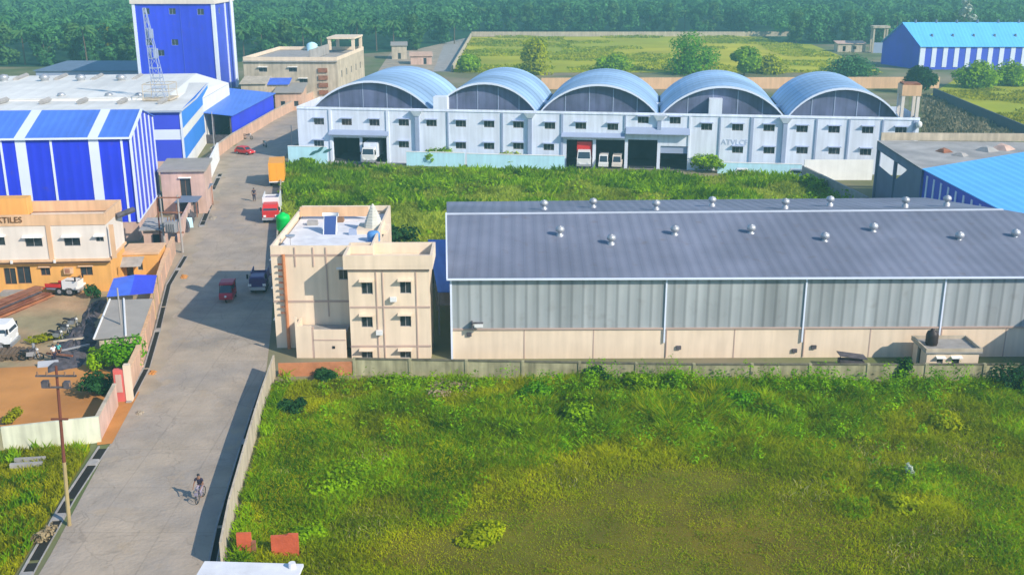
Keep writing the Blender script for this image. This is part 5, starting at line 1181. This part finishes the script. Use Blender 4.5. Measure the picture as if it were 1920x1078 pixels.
p = at(497, 276); motorbike('dark motorcycle alone on the far shaded stretch of road', (p[0], p[1], .035), 30, 'cloth_teal', 1.3)
p = at(470, 262); motorbike('dark motorcycle further up by the blue shed wall', (p[0] - .5, p[1], .035), 70, 'scrap', 1.3)
# lorries in the depot bays
def bay(px, off): x = fpt(fv, px, 298)[0]; q = fv(x, off, .05); return (q.x, q.y, .06)
truck('white lorry with a red upper box backed into the third loading bay of the depot', bay(1094, 1.6), -4, 'vehicle_white', 'red_paint', 7, 2.6, 4.5, 3.2)
car('white van in the left half of the fourth loading bay', bay(1132, 1.0), -8, 'vehicle_white', 4, 1.75, 2.3, 'van', True, 'vans in the loading bay')
car('pale van in the right half of the fourth loading bay', bay(1157, 1.2), -8, 'upper_white', 4, 1.75, 2.2, 'van', True, 'vans in the loading bay')
truck('white lorry in the second bay at the left end of the depot', bay(697, .6), -6, 'vehicle_white', 'cool_white', 7, 2.5, 3.6, 3.0)
# forecourt odds
q = bay(1393, -5.5); car('white car parked before the right part of the depot beside the bush', q, 80, 'vehicle_white', cat='car')
q = bay(1492, -5); car('white car near the end of the cyan wall by the white yard wall', q, 75, 'vehicle_white', cat='car')
# cyclist
p = at(373, 944); bicycle('bicycle ridden down the sunlit road by a dark shirted person', (p[0], p[1] + .5, .035), -6, 1.1)
person('person in a dark shirt and grey trousers riding a bicycle on the open road', (p[0], p[1] + .5, .035), -6, 'cloth_black', 'cloth_grey', 'ride', 1.1)
p = at(477, 378); person('person in dark clothes standing on the road beside the red and white lorry', p, 30, 'cloth_black', 'cloth_black', 'stand', 1.2)
# yard: vehicles, people, heaps
p = at(-22, 668, .03); t_ = truck('white lorry cab poking in at the left frame edge of the yard', (p[0] - 1.6, p[1] + 2.0, .03), 95, 'vehicle_white', 'rust', 6.5, 2.3, 2.6, 2.7, open_=True)
p = at(118, 556, .03); truck('small red pickup with a white cab parked in front of the orange office', (p[0], p[1] + .8, .03), 82, 'vehicle_white', 'red_paint', 3.9, 1.4, 1.35, 1.5, open_=True, cat='pickup')
p = at(128, 548, .03); 
for (px, py, rz, l) in ((108, 640, 70, 'leftmost dark motorcycle of the row parked in the yard'), (122, 628, 60, 'dark motorcycle second in the yard row'), (136, 616, 75, 'dark motorcycle farthest in the yard row near the tan shed'), (60, 676, 95, 'dark motorcycle lying near the grey log pile')):
    motorbike(l, at(px, py, .03), rz, 'scrap', 1.25)
p = at(103, 680, .03); person('person in a white shirt bending over the scrap in the yard', p, 60, 'cloth_white', 'cloth_black', 'stand', 1.05)
p = at(113, 676, .03); person('person in a teal shirt standing in the yard beside the one in white', p, -20, 'cloth_teal', 'cloth_black', 'stand', 1.05)
def heap(name, label, poly, h, m, seed, cat='heap'):
    """rough pile: an irregular mound from a jittered grid, closed to the ground"""
    r = random.Random(seed); pts = [G(*q) for q in poly]; cx = sum(p[0] for p in pts) / len(pts); cy = sum(p[1] for p in pts) / len(pts)
    o = thing(name, label, cat, (cx, cy, 0)); k = MB(); n = 28; rings = 5; V = [(cx, cy, h * .95)]
    def edge(t):
        i = int(t * len(pts)) % len(pts); f_ = t * len(pts) - int(t * len(pts)); a, b = pts[i], pts[(i + 1) % len(pts)]; return a[0] + (b[0] - a[0]) * f_, a[1] + (b[1] - a[1]) * f_
    for q in range(1, rings + 1):
        for i in range(n):
            ex, ey = edge(i / n); s_ = q / rings; V.append((cx + (ex - cx) * s_ + r.uniform(-.15, .15), cy + (ey - cy) * s_ + r.uniform(-.15, .15), max(0, h * (1 - s_ ** 2.2) * r.uniform(.6, 1.15)) if q < rings else 0.0))
    F_ = [(0, 1 + i, 1 + (i + 1) % n) for i in range(n)]
    for q in range(rings - 1):
        for i in range(n): a = 1 + q * n + i; b = 1 + q * n + (i + 1) % n; F_.append((a, a + n, b + n, b))
    k.add(V, F_); k.build('mound', m, o); return o
def logs(name, label, a, b, n, L, r_, m, layers=3, seed=1):
    r = random.Random(seed); o = thing(name, label, 'pile', (a[0], a[1], 0)); d = Vector((b[0] - a[0], b[1] - a[1], 0)); u_ = d.normalized(); v_ = Vector((-u_.y, u_.x, 0)); k = MB()
    for ly in range(layers):
        for i in range(n - ly):
            c = Vector(a) + u_ * (d.length * (i + .5 * ly + .5) / n) + Vector((0, 0, r_ + ly * r_ * 1.7)); l = L * r.uniform(.8, 1.1); w_ = v_ + u_ * r.uniform(-.12, .12)
            k = MB(); k.tube([tuple(c - w_ * l / 2), tuple(c + w_ * l / 2)], r_ * r.uniform(.85, 1.1), 7); k.build('log', m, o)
    return o
fP = Fr(G(-40, 612), (G(95, 556)[0] - G(-40, 612)[0], G(95, 556)[1] - G(-40, 612)[1]))
o = thing('scrap_stack', 'long rust brown stack of sheets and bars lying before the orange office', 'stack', tuple(fP.o)); rr_ = random.Random(3); Lp = 10
for i in range(16):
    y = rr_.uniform(-.6, 1.6); z = i * .075; l0 = rr_.uniform(-.4, .8); l1 = Lp + rr_.uniform(-1.2, .6); a_ = rr_.uniform(-.25, .25)
    MB(fP).hexa([(l0, y - .5, z), (l1, y - .5 + a_, z), (l1, y + .6 + a_, z), (l0, y + .6, z)], [(l0, y - .5, z + .07), (l1, y - .5 + a_, z + .07), (l1, y + .6 + a_, z + .07), (l0, y + .6, z + .07)]).build('sheet', ['rust', 'brown_trim', 'terracotta', 'scrap'][i % 4] if i % 3 else 'rust', o)
heap('scrap_heap', 'dark jumble of scrap metal in the middle of the yard beside the tan shed', [(88, 700), (150, 690), (185, 640), (178, 600), (140, 610), (100, 650)], .8, 'scrap', 5)
heap('scrap_heap', 'smaller dark scrap heap in the shade above the yard shed', [(150, 620), (185, 600), (200, 560), (178, 565), (155, 590)], .7, 'scrap', 9)
logs('log_pile', 'grey brown log pile at the left of the yard above the orange soil', G(-10, 672), G(66, 668), 9, 2.0, .2, 'bark', 2, 4)
r = random.Random(8)
for i, l in enumerate(['bent grey metal bar sticking out of the middle scrap heap', 'short rusty beam on the left of the middle scrap heap', 'pale plank across the top of the middle scrap heap', 'dark pipe leaning on the smaller scrap heap']):
    px, py = ((140, 655), (112, 668), (130, 640), (172, 605))[i]; p = G(px, py, .6); a = r.uniform(0, 3)
    MB(Fr(p, (math.cos(a), math.sin(a)))).box(-1.4, 1.4, -.09, .09, .1, .25).build('scrap_bar', ['steel', 'rust', 'dusty_wall', 'scrap'][i])
    tag(bpy.data.objects['scrap_bar' if i == 0 else 'scrap_bar.%03d' % i], l, 'scrap')
MB(Fr(G(66, 672), (1, 0))).cyl(0, 0, 0, 1.5, .13, .13, 10).build('drum_post', 'steel'); tag(bpy.data.objects['drum_post'], 'short pale standing post beside the log pile in the yard', 'post')
heap('scrap_heap', 'dark heap of stored goods in the roadside yard below the pink house', [(338, 432), (352, 438), (362, 420), (368, 402), (352, 398), (340, 412)], 1.7, 'scrap', 21)
for i, (px, py, w_, h_, tl, m, l) in enumerate([(346, 428, 1.2, 1.4, .5, 'cyan_paint', 'pale teal sheet leaning on the dark goods below the pink house'), (300, 452, 2.0, 1.5, .4, 'concrete', 'grey sheet leaning left of the transformer frame'), (316, 440, 1.7, 1.3, .6, 'rust', 'rusty sheet leaning behind the transformer frame'), (205, 600, 1.5, 1.0, .5, 'rust', 'rusty plate leaning at the left of the tan yard shed'), (70, 690, 1.9, .5, .4, 'steel', 'bright metal sheet on the orange soil below the log pile')]):
    p = G(px, py); f = Fr(p, (1, .3)); MB(f).hexa([(0, 0, 0), (w_, 0, 0), (w_, .06, 0), (0, .06, 0)], [(.05, tl, h_), (w_ - .1, tl, h_ * .93), (w_ - .1, tl + .06, h_ * .93), (.05, tl + .06, h_)]).build('leaning_sheet', m)
    tag([q for q in bpy.data.objects if q.name.startswith('leaning_sheet') and 'label' not in q][0], l, 'sheet')
r = random.Random(77)
for i, (px, py, l) in enumerate([(286, 700, 'loose orange rubble at the foot of the peach wall'), (262, 775, 'rubble beside the driveway mouth under the red gate pillar'), (345, 520, 'rubble on the road edge above the drain bend'), (398, 410, 'rubble on the sandy edge by the pinkish wall')]):
    heap('rubble', l, [(px - 7, py + 3), (px + 4, py + 4), (px + 8, py - 3), (px - 3, py - 5)], .22, ['soil', 'sand'][i % 2], 60 + i, 'rubble')
# concrete slabs in the grass
f = Fr(G(20, 888), (1, .14)); o = thing('culvert', 'pale concrete culvert slabs lying in the verge grass at the lower left', 'culvert', tuple(f.o))
MB(f).box(0, 2.3, 0, .25, .0, .75).build('slab', 'concrete', o); MB(f).box(.1, 2.3, .8, 1.0, 0, .8).build('slab', 'concrete', o); MB(f).box(.1, 2.2, .25, .8, 0, .2).build('base', 'concrete', o)
# leaning electricity pole
pb_ = Vector(G(130, 985)); pt = Vector(G(106, 694, 0)); H_ = 10.6; xt = XA(106, 694, pb_.y + .3)
pt = Vector((xt, pb_.y + .3, ZA(694, pb_.y + .3))); mid = pb_ + (pt - pb_) * .42
o = thing('electricity_pole', 'leaning brown electricity pole with crossarms rising from the verge grass', 'pole', tuple(pb_))
MB().tube([tuple(pb_ - Vector((0, 0, .2))), tuple(mid)], [.14, .125], 8).build('lower_pole', 'pole_pale', o)
MB().tube([tuple(mid + (pt - pb_) * .0005), tuple(pt + Vector((0, 0, .3)))], [.12, .085], 8).build('upper_pole', 'pole_brown', o)
for q_, L_ in ((.97, 1.3), (.90, .9), (.70, .55)):
    c = pb_ + (pt - pb_) * q_; MB().box(c.x - L_, c.x + L_, c.y - .2, c.y - .1, c.z - .05, c.z + .06).build('crossarm', 'scrap' if q_ > .8 else 'pole_brown', o)
    if q_ > .8:
        for s_ in (-.9, -.45, .45, .9): MB().cyl(c.x + s_ * L_, c.y - .15, c.z + .061, c.z + .3, .07, .04, 6).build('insulator', 'brown_trim', o)
c = pb_ + (pt - pb_) * .95; MB().box(c.x - .95, c.x - .55, c.y - .3, c.y + .05, c.z - .55, c.z - .12).build('switch_gear', 'scrap', o); MB().box(c.x + .45, c.x + .8, c.y - .3, c.y + .05, c.z - .6, c.z - .15).build('switch_gear', 'scrap', o)
# smaller street poles
for (px, py, ptp, l) in ((303, 470, 372, 'thin dark pole before the striped factory corner'), (404, 305, 210, 'tall pale pole beside the banded blue wall at the road'), (549, 297, 235, 'thin pole on the shaded road corner left of the depot'), (232, 655, 540, 'pale pole through the tan yard shed edge')):
    p = G(px, py); z = ZA(ptp, p[1]); MB().tube([(p[0], p[1], 0), (p[0] + .05, p[1], z)], [.12, .07], 7).build('pole', 'concrete' if px != 303 else 'pole_brown'); 
    o = [q for q in bpy.data.objects if q.name.startswith('pole') and q.parent is None and 'label' not in q][0]; o.name = 'street_pole'; tag(o, l, 'pole')
# cart by the wall in the reed corner
f = Fr(G(880, 700) , (1, 0))

# ================================================================ VEGETATION
def grass(name, label, poly, dens, hfun, m, seed, wd=.05, lean=.5):
    p = scatter(poly, dens, seed); h = hfun(p[:, 0], p[:, 1]); ok = h > .03; p, h = p[ok], h[ok]; r = np.random.default_rng(seed)
    h = h * (.55 + .9 * r.random(len(h))); V = blades(p, h, wd * (.6 + .8 * r.random(len(h))) * (1 + .4 * h), seed, lean)
    T = np.clip(1.0 * (vnoise(p[:, 0], p[:, 1], 5.5, seed) - .5) + .7 * (vnoise(p[:, 0], p[:, 1], 1.7, seed + 1) - .5) + .35 + .35 * r.random(len(h)), 0, 1)
    o = npmesh(name, V, 4, LEAF[m], T); tag(o, label, 'grass', kind='stuff'); return o
GX = lambda px, py: G(px, py)[:2]
lush0 = GX(1230, 790)
def bump2(x, y, c, rx, ry): return np.exp(-(((x - c[0]) / rx) ** 2 + ((y - c[1]) / ry) ** 2))
mp_ = meadow_poly
LB = lambda x, y: np.maximum(bump2(x, y, lush0, 15, 4.6), np.maximum(.9 * bump2(x, y, GX(1270, 722), 13, 2.6), .6 * bump2(x, y, GX(1600, 745), 12, 2.2)))
def bare(x, y):
    w_ = .75 + .5 * vnoise(x, y, 2.2, 61)
    return np.clip((np.clip(bump2(x, y, GX(1230, 1020), 12.5, 6.0) * 1.5, 0, 1) + bump2(x, y, GX(1290, 905), 7, 2.4) * .9 + bump2(x, y, GX(830, 1040), 5, 2) * .6) * w_, 0, 1)
def hmeadow(x, y):
    n = vnoise(x, y, 5, 3); f = vnoise(x, y, 1.4, 4); m = vnoise(x, y, 2.4, 14)
    h = .10 + .26 * n + .30 * m * f + .16 * f
    return h * (1 - bare(x, y)) + 1.1 * LB(x, y) * (.25 + .75 * f) * (.4 + m)
grass('meadow_grass', 'mixed yellow green meadow grass filling the near plot', mp_, 120, lambda x, y: np.where(bare(x, y) > .3 + .6 * np.random.default_rng(91).random(len(x)), 0, hmeadow(x, y)), 'meadow', 11, .034, .8)
grass('lush_weeds', 'rich green weeds growing in patches through the near meadow', mp_, 55, lambda x, y: np.where((vnoise(x, y, 4.6, 21) + .9 * LB(x, y) + .45 * bump2(x, y, GX(600, 880), 6, 9) - .5 * bare(x, y) > .62), hmeadow(x, y) * 1.05 + .06, 0), 'lush', 12, .05, .7)
grass('dry_grass', 'dry straw tufts thinly spread through the near meadow', mp_, 10, lambda x, y: np.where((vnoise(x, y, 3.5, 31) > .6) & (bare(x, y) < .5), .38 + 0 * x, 0), 'straw', 13, .028, .8)
grass('short_grass', 'very short olive grass on the worn smooth part of the meadow', mp_, 90, lambda x, y: np.where(bare(x, y) > .3, .05 + .12 * vnoise(x, y, 1.2, 66) * (vnoise(x, y, .7, 67) > .3), 0), 'meadow', 23, .03, 1.2)
grass('verge_grass', 'tall yellow green grass on the verge at the lower left', verge_poly, 110, lambda x, y: .25 + .6 * vnoise(x, y, 2.2, 5), 'yellow', 14, .06)
grass('verge_weeds', 'darker green weeds mixed into the lower left verge', verge_poly, 40, lambda x, y: np.where(vnoise(x, y, 2.0, 6) > .5, .5 + .4 * vnoise(x, y, 1, 7), 0), 'lush', 15, .07)
grass('reed_field', 'tall pale reeds and weeds filling the field before the depot', mid_poly, 42, lambda x, y: .6 + 1.2 * vnoise(x, y, 4, 8) * vnoise(x, y, 1.5, 9), 'reed', 16, .11, .4)
grass('reed_weeds', 'darker green bushes of weed through the reed field', mid_poly, 14, lambda x, y: np.where(vnoise(x, y, 5.5, 10) + .25 * bump2(x, y, GX(1000, 350), 40, 9) > .55, 1.0 + .8 * vnoise(x, y, 2, 2), 0), 'lush', 17, .15, .5)
grass('far_grass', 'yellow green rough grass on the far field', far_poly, 1.6, lambda x, y: np.where(vnoise(x, y, 16, 8) > .5, .25 + .7 * vnoise(x, y, 5, 8), 0), 'meadow', 18, .3, 1.1)
grass('waste_weeds', 'grey green dry weeds on the waste ground right of the depot', lot((1728, 180), (1745, 184), (1900, 256), (1905, 272), (1728, 272)), 6, lambda x, y: .4 + .9 * vnoise(x, y, 3, 3), 'brush', 19, .18, .5)
grass('east_grass', 'yellow green grass of the field at the right edge', lot((1752, 176), (1930, 258), (2100, 258), (2000, 150), (1790, 150)), 3, lambda x, y: np.where(vnoise(x, y, 9, 3) > .45, .3 + .5 * vnoise(x, y, 9, 3), 0), 'yellow', 20, .22, .9)
grass('roadside_weeds', 'tall weeds growing along the meadow side of the roadside wall', [(p[0] + .2, p[1]) for p in rw] + [(p[0] + 1.3, p[1]) for p in rw][::-1], 55, lambda x, y: np.where(vnoise(x, y, 2.6, 16) > .3, .35 + .6 * vnoise(x, y, 1.5, 6), 0), 'lush', 22, .045, .8)
def weed_clumps(name, label, poly, dens, prob, m, seed, rad=.6, hh=.8, n=34, size=.24):
    p = scatter(poly, dens, seed); r = np.random.default_rng(seed); q = prob(p[:, 0], p[:, 1]); p = p[r.random(len(p)) < q]; C = []
    for x, y in p: k_ = r.uniform(.5, 1.2); C.append((x, y, hh * k_ * .45, rad * k_, rad * k_, hh * k_ * .55))
    V, T = leaf_cloud(C, n, size, seed=seed); o = npmesh(name, V, 4, LEAF[m], T); tag(o, label, 'weeds', kind='stuff')
weed_clumps('leafy_weeds', 'rank leafy weeds heaped across the lush band of the meadow', meadow_poly, 1.1, lambda x, y: np.clip(LB(x, y) * 1.1, 0, 1) * (vnoise(x, y, 2.2, 77) > .3), 'lushleaf', 51, .7, 1.9, 60, .2)
weed_clumps('leafy_weeds', 'yellow green low weeds sprinkled over the whole meadow', meadow_poly, .9, lambda x, y: np.where(vnoise(x, y, 3, 41) > .55, .6, .06) * (bare(x, y) < .3), 'meadow', 52, .6, .5, 40, .15)
weed_clumps('leafy_weeds', 'dark green weeds along the foot of the concrete wall', meadow_poly, 1.4, lambda x, y: np.where((y > 84.5) & (vnoise(x, y, 3, 42) > .35), .8, 0) + .12 * (vnoise(x, y, 5, 44) > .6) * (bare(x, y) < .2), 'lush', 53, .7, 1.2, 44, .24)
weed_clumps('leafy_weeds', 'tallest weeds standing against the concrete wall behind the meadow', lot((930, 722), (1920, 726), (1920, 750), (930, 746)), 1.5, lambda x, y: np.where(vnoise(x, y, 3.4, 48) > .42, .9, .1), 'lushleaf', 55, .6, 2.7, 60, .2)
weed_clumps('leafy_weeds', 'rounded green weed clumps in the reed field', mid_poly, .22, lambda x, y: np.where(vnoise(x, y, 7, 43) > .45, .8, .1), 'lush', 54, 1.4, 1.9, 50, .5)
def bush(label, px, py, rad, h, leaf, seed, nb=7, nl=60, size=.3, group=None, name='bush', cat='bush'):
    loc = (*G(px, py)[:2], 0); o = thing(name, label, cat, loc, group); r = random.Random(seed)
    bl_ = [(r.uniform(-.6, .6) * rad, r.uniform(-.6, .6) * rad, h * r.uniform(.25, .75), rad * r.uniform(.35, .6), rad * r.uniform(.35, .6), h * r.uniform(.25, .4)) for _ in range(nb)]
    V, T = leaf_cloud(bl_, nl, size, seed=seed); npmesh('foliage', V, 4, LEAF[leaf], T, o)
    k = MB()
    for i in range(4): a = i * 1.6 + seed; k.tube([(loc[0], loc[1], 0), (loc[0] + math.cos(a) * rad * .4, loc[1] + math.sin(a) * rad * .4, h * .6)], [.05, .02], 5)
    k.build('stem', 'bark', o); return o
# broad leaved shrubs on the near plot
sh = [('dark broad leaved shrub against the concrete wall below the warehouse corner post', 1120, 722, 1.3, 1.8, 'dark'), ('leafy creeper mound climbing the concrete wall left of the cream outhouse', 1693, 712, .9, 2.2, 'dark'), ('big dark green shrub mass at the right frame edge by the wall', 1905, 735, 2.6, 3.0, 'dark'), ('dark shrub at the meadow corner beside the terracotta wall', 610, 712, 1.1, .9, 'dark'), ('round dark bush near the road wall at the top left of the meadow', 545, 772, 1.3, 1.1, 'dark'),
      ('bright green weed clump at the wall left of the dark broad leaved shrub', 1000, 752, 1.8, 1.5, 'bright'), ('tall green shrub in the middle of the lush band', 1290, 790, 1.9, 2.0, 'lush'), ('tall green shrub at the left of the lush band', 1090, 800, 1.8, 1.7, 'lush'), ('shrub with dark hollows at the right of the lush band', 1390, 770, 1.9, 1.7, 'bright'), ('low lush shrub behind the tall one in the lush band', 1200, 738, 1.8, 1.8, 'lush'), ('green shrub along the wall below the second downpipe', 1500, 735, 1.6, 1.3, 'lush'), ('low green shrub near the wall by the generator', 1590, 738, 1.4, 1.1, 'lush'),
      ('spreading shrub at the right side of the meadow', 1780, 800, 1.9, 1.2, 'meadow'), ('olive shrub in the lower right of the meadow', 1700, 960, 1.5, .9, 'meadow'), ('green shrub beside the red brick stub', 575, 1010, 1.3, .9, 'lush'), ('low green weed mound left of the meadow centre', 640, 900, 2.6, .7, 'lush'), ('weedy green mound at the bottom centre of the meadow', 900, 1000, 2.3, .4, 'meadow'), ('yellow weed patch below the terracotta wall', 800, 765, 2.2, .6, 'yellow'), ('reddish dry brush heap below the wall left of the warehouse', 850, 735, 2.2, .8, 'dry')]
for i, (l, px, py, rd, h, lf) in enumerate(sh): bush(l, px, py, rd, h, lf, 100 + i, 9, 130, .26)
bush('pale flowering stalk standing white in the right of the meadow', 1704, 893, .35, 1.1, 'pale', 130, 4, 40, .18, name='plant', cat='plant')
# yard greenery
bush('bright green leafy tree crown over the peach wall above the gate pillar', 235, 690, 1.9, 3.0, 'bright', 140, 11, 170, .3)
bush('dark green bush in shade left of the gate pillar', 188, 742, 1.7, 2.2, 'dark', 141, 10, 150, .3)
bush('green climbing plant below the tan yard shed', 195, 690, 1.4, 2.0, 'lush', 142, 9, 120, .28)
bush('small dark bush before the orange office corner', 172, 560, 1.0, 1.6, 'dark', 143, 7, 80, .28)
bush('olive weeds in the open yard before the scrap heap', 85, 640, 1.9, .7, 'yellow', 144, 7, 90, .25)
bush('small yellow bush behind the white washed wall', 22, 795, .9, 1.3, 'yellow', 145, 6, 80, .25)
bush('thin climber on the peach wall by the tan shed', 246, 640, .9, 1.6, 'meadow', 146, 6, 60, .25)
bush('reddish dry weeds in the verge grass', 85, 1010, 1.0, .9, 'dry', 147, 7, 60, .2)
# bushes before the depot
for i, (l, px, py, rd, h, lf) in enumerate([('dark bush before the cyan wall between the depot loading areas', 822, 308, 2.6, 3.6, 'lush'), ('thin bush before the cyan wall under the second roof valley', 960, 312, 2.4, 2.6, 'reed'), ('pale bush before the depot right of its loading bays', 1325, 322, 3.0, 3.0, 'lush'), ('low dark bush at the left corner of the depot wall', 575, 312, 1.6, 1.6, 'lush'), ('dark bush in the corner behind the shrine cone', 745, 462, 3.0, 3.2, 'dark'), ('bush at the foot of the slanting yard wall', 1530, 358, 2.6, 2.4, 'lush')]): bush(l, px, py, rd, h, lf, 160 + i, 10, 110, .5)
# far field trees
for i, (l, px, py, rd, h, lf) in enumerate([('large dense bright green tree group in the far field', 1292, 138, 8.5, 12, 'bright'), ('thin olive tree on the left of the far field', 1002, 140, 5.5, 11, 'meadow'), ('dark green bush in the middle of the far field', 1150, 133, 6, 4, 'lush'), ('thin tree at the right of the large tree group in the far field', 1395, 142, 4, 9, 'lush'), ('round bush at the right end of the far field', 1440, 137, 5, 4.5, 'meadow'), ('dark green bush left of the distant blue factory', 1600, 140, 8, 4, 'forest'), ('green tree before the front of the distant blue factory', 1830, 165, 6, 7, 'lush'), ('smaller green tree right of the one before the distant factory', 1895, 160, 5, 6, 'lush'), ('dark tree beside the tank stand behind the depot', 1722, 175, 4, 7, 'dark'), ('small tree by the side road below the forest', 880, 135, 4, 5, 'lush')]):
    tree('tree', l, 'tree', (*G(px, py)[:2], 0), h * .95, rd * (1.25 if h > 3 else 1), lf, 200 + i, 26, 150, .8, low=.05 if rd > 4.5 else .3)
# forest ---------------------------------------------------------------------
def fedge(x):
    y = np.where(x < -118, 372, np.where(x < -66, 395, np.where(x < -36, 430, np.where(x < -18, 470, np.where(x < 118, 545, 470)))))
    return y
r = np.random.default_rng(5); xs, ys = np.meshgrid(np.arange(-560, 560, 8.5), np.arange(340, 1010, 8.5)); P_ = np.c_[xs.ravel(), ys.ravel()] + r.uniform(-3.6, 3.6, (xs.size, 2))
P_ = P_[(P_[:, 1] > fedge(P_[:, 0]) + 8) & (np.abs(P_[:, 0]) < P_[:, 1] * .56 + 12)]
print('forest trees', len(P_)); Vs = []; Ts = []
rr_ = random.Random(2)
for i, (x, y) in enumerate(P_):
    n = 90 if y < 560 else 55; s_ = 1.25 if y < 560 else 1.9; h = 9 + 5.5 * rr_.random() + (y > 600) * 1.5; t0 = .8 * rr_.random() ** 1.4
    if rr_.random() < .24:
        V, T = frond_verts(rr_, 9, 4.6, h + 1.5, x, y); Vs.append(np.array(V)); Ts.append(np.array(T) * .8 + .2)
        continue
    rd = 3.6 + 2.6 * rr_.random(); d = r.normal(size=(n, 3)); d /= np.linalg.norm(d, axis=1)[:, None]; d[:, 2] = np.abs(d[:, 2]) * 1.1 - .25
    lob = 1 + .28 * np.sin(d[:, 0] * 5 + i) * np.cos(d[:, 1] * 6 + i * 2)
    c = np.array((x, y, h * .58)) + d * np.array((rd, rd, h * .42)) * (lob * (.75 + .3 * r.random(n)))[:, None]
    nn = d + r.normal(scale=.45, size=(n, 3)); nn /= np.linalg.norm(nn, axis=1)[:, None]; a = np.cross(nn, r.normal(size=(n, 3))); a /= np.linalg.norm(a, axis=1)[:, None]; b = np.cross(nn, a)
    ss_ = s_ * (.6 + .7 * r.random(n))[:, None]; Vs.append(np.stack([c - a * ss_ * .6, c + b * ss_ * .45, c + a * ss_ * .6, c - b * ss_ * .45], 1).reshape(-1, 3)); Ts.append(np.clip(t0 + .35 * r.random(n), 0, 1))
fo = npmesh('forest', np.concatenate(Vs), 4, LEAF['forest'], np.concatenate(Ts)); tag(fo, 'dense hazy green forest filling the whole background', 'forest', kind='stuff')
sheet('forest_floor', [(-700, 372), (-118, 372), (-40, 440), (-18, 520), (118, 532), (118, 470), (700, 470), (700, 1100), (-700, 1100)], .08, 'forest_floor')
# front row: separate trees and palms at the forest edge
protoT = [tree('forest_tree', 'broad leaved tree in the front row of the forest', 'tree', (0, 0, 0), 12.5 + i, 5.2, ('forest', 'forest', 'palm')[i], 300 + i, 18, 85, 1.2, 'broad leaved trees along the forest edge', low=.1) for i in range(3)]
protoP = [palm('palm with drooping fronds at the forest edge', (0, 0, 0), 9.5 + 1.5 * i, 5.0, 400 + i, 'palms along the forest edge') for i in range(2)]
spots = []
x = -190.0
while x < 215:
    y = float(fedge(np.array(x))) + rr_.uniform(2, 12)
    if abs(x) < y * .52: spots.append((x, y))
    x += rr_.uniform(5.5, 9.5)
used = set()
for i, (x, y) in enumerate(spots):
    pal = rr_.random() < (.5 if x < -35 else .15); pool = protoP if pal else protoT; q = pool[i % len(pool)]
    if q not in used: used.add(q); q.location = (x, y, 0); q.rotation_euler.z = rr_.random() * 6
    else: dup(q, (x, y, 0), None, rr_.random() * 6)
for q in protoT + protoP:
    if q not in used:
        for c in list(q.children): bpy.data.objects.remove(c)
        bpy.data.objects.remove(q)
tree('tree', 'yellow green crown standing out of the forest left of the blue tower', 'tree', (*G(199, 112)[:2], 0), 13, 4.5, 'yellow', 340, 12, 110, 1.0)
palm('tall pale palm in the forest left of the yellow green crown', (*G(165, 128)[:2], 0), 13, 6, 410)
tree('tree', 'pale blossoming tree rising behind the ridge of the distant blue factory', 'tree', (*G(1800, 95)[:2], 0), 21, 4.5, 'pale', 341, 10, 60, 1.3)

# ================================================================ AIR
hz = bpy.data.materials.new('haze_air'); hz.use_nodes = True; n = hz.node_tree.nodes; n.clear()
pv = n.new('ShaderNodeVolumePrincipled'); pv.inputs['Color'].default_value = (.40, .88, .90, 1); pv.inputs['Density'].default_value = .00068; pv.inputs['Anisotropy'].default_value = .2
oo = n.new('ShaderNodeOutputMaterial'); hz.node_tree.links.new(pv.outputs[0], oo.inputs['Volume'])
hb = MB(); hb.box(-1150, 1150, -120, 1550, -1, 48); o = hb.build('haze', hz); o['kind'] = 'stuff'; o['label'] = 'thin bluish haze filling the air over the whole place'; o['category'] = 'haze'
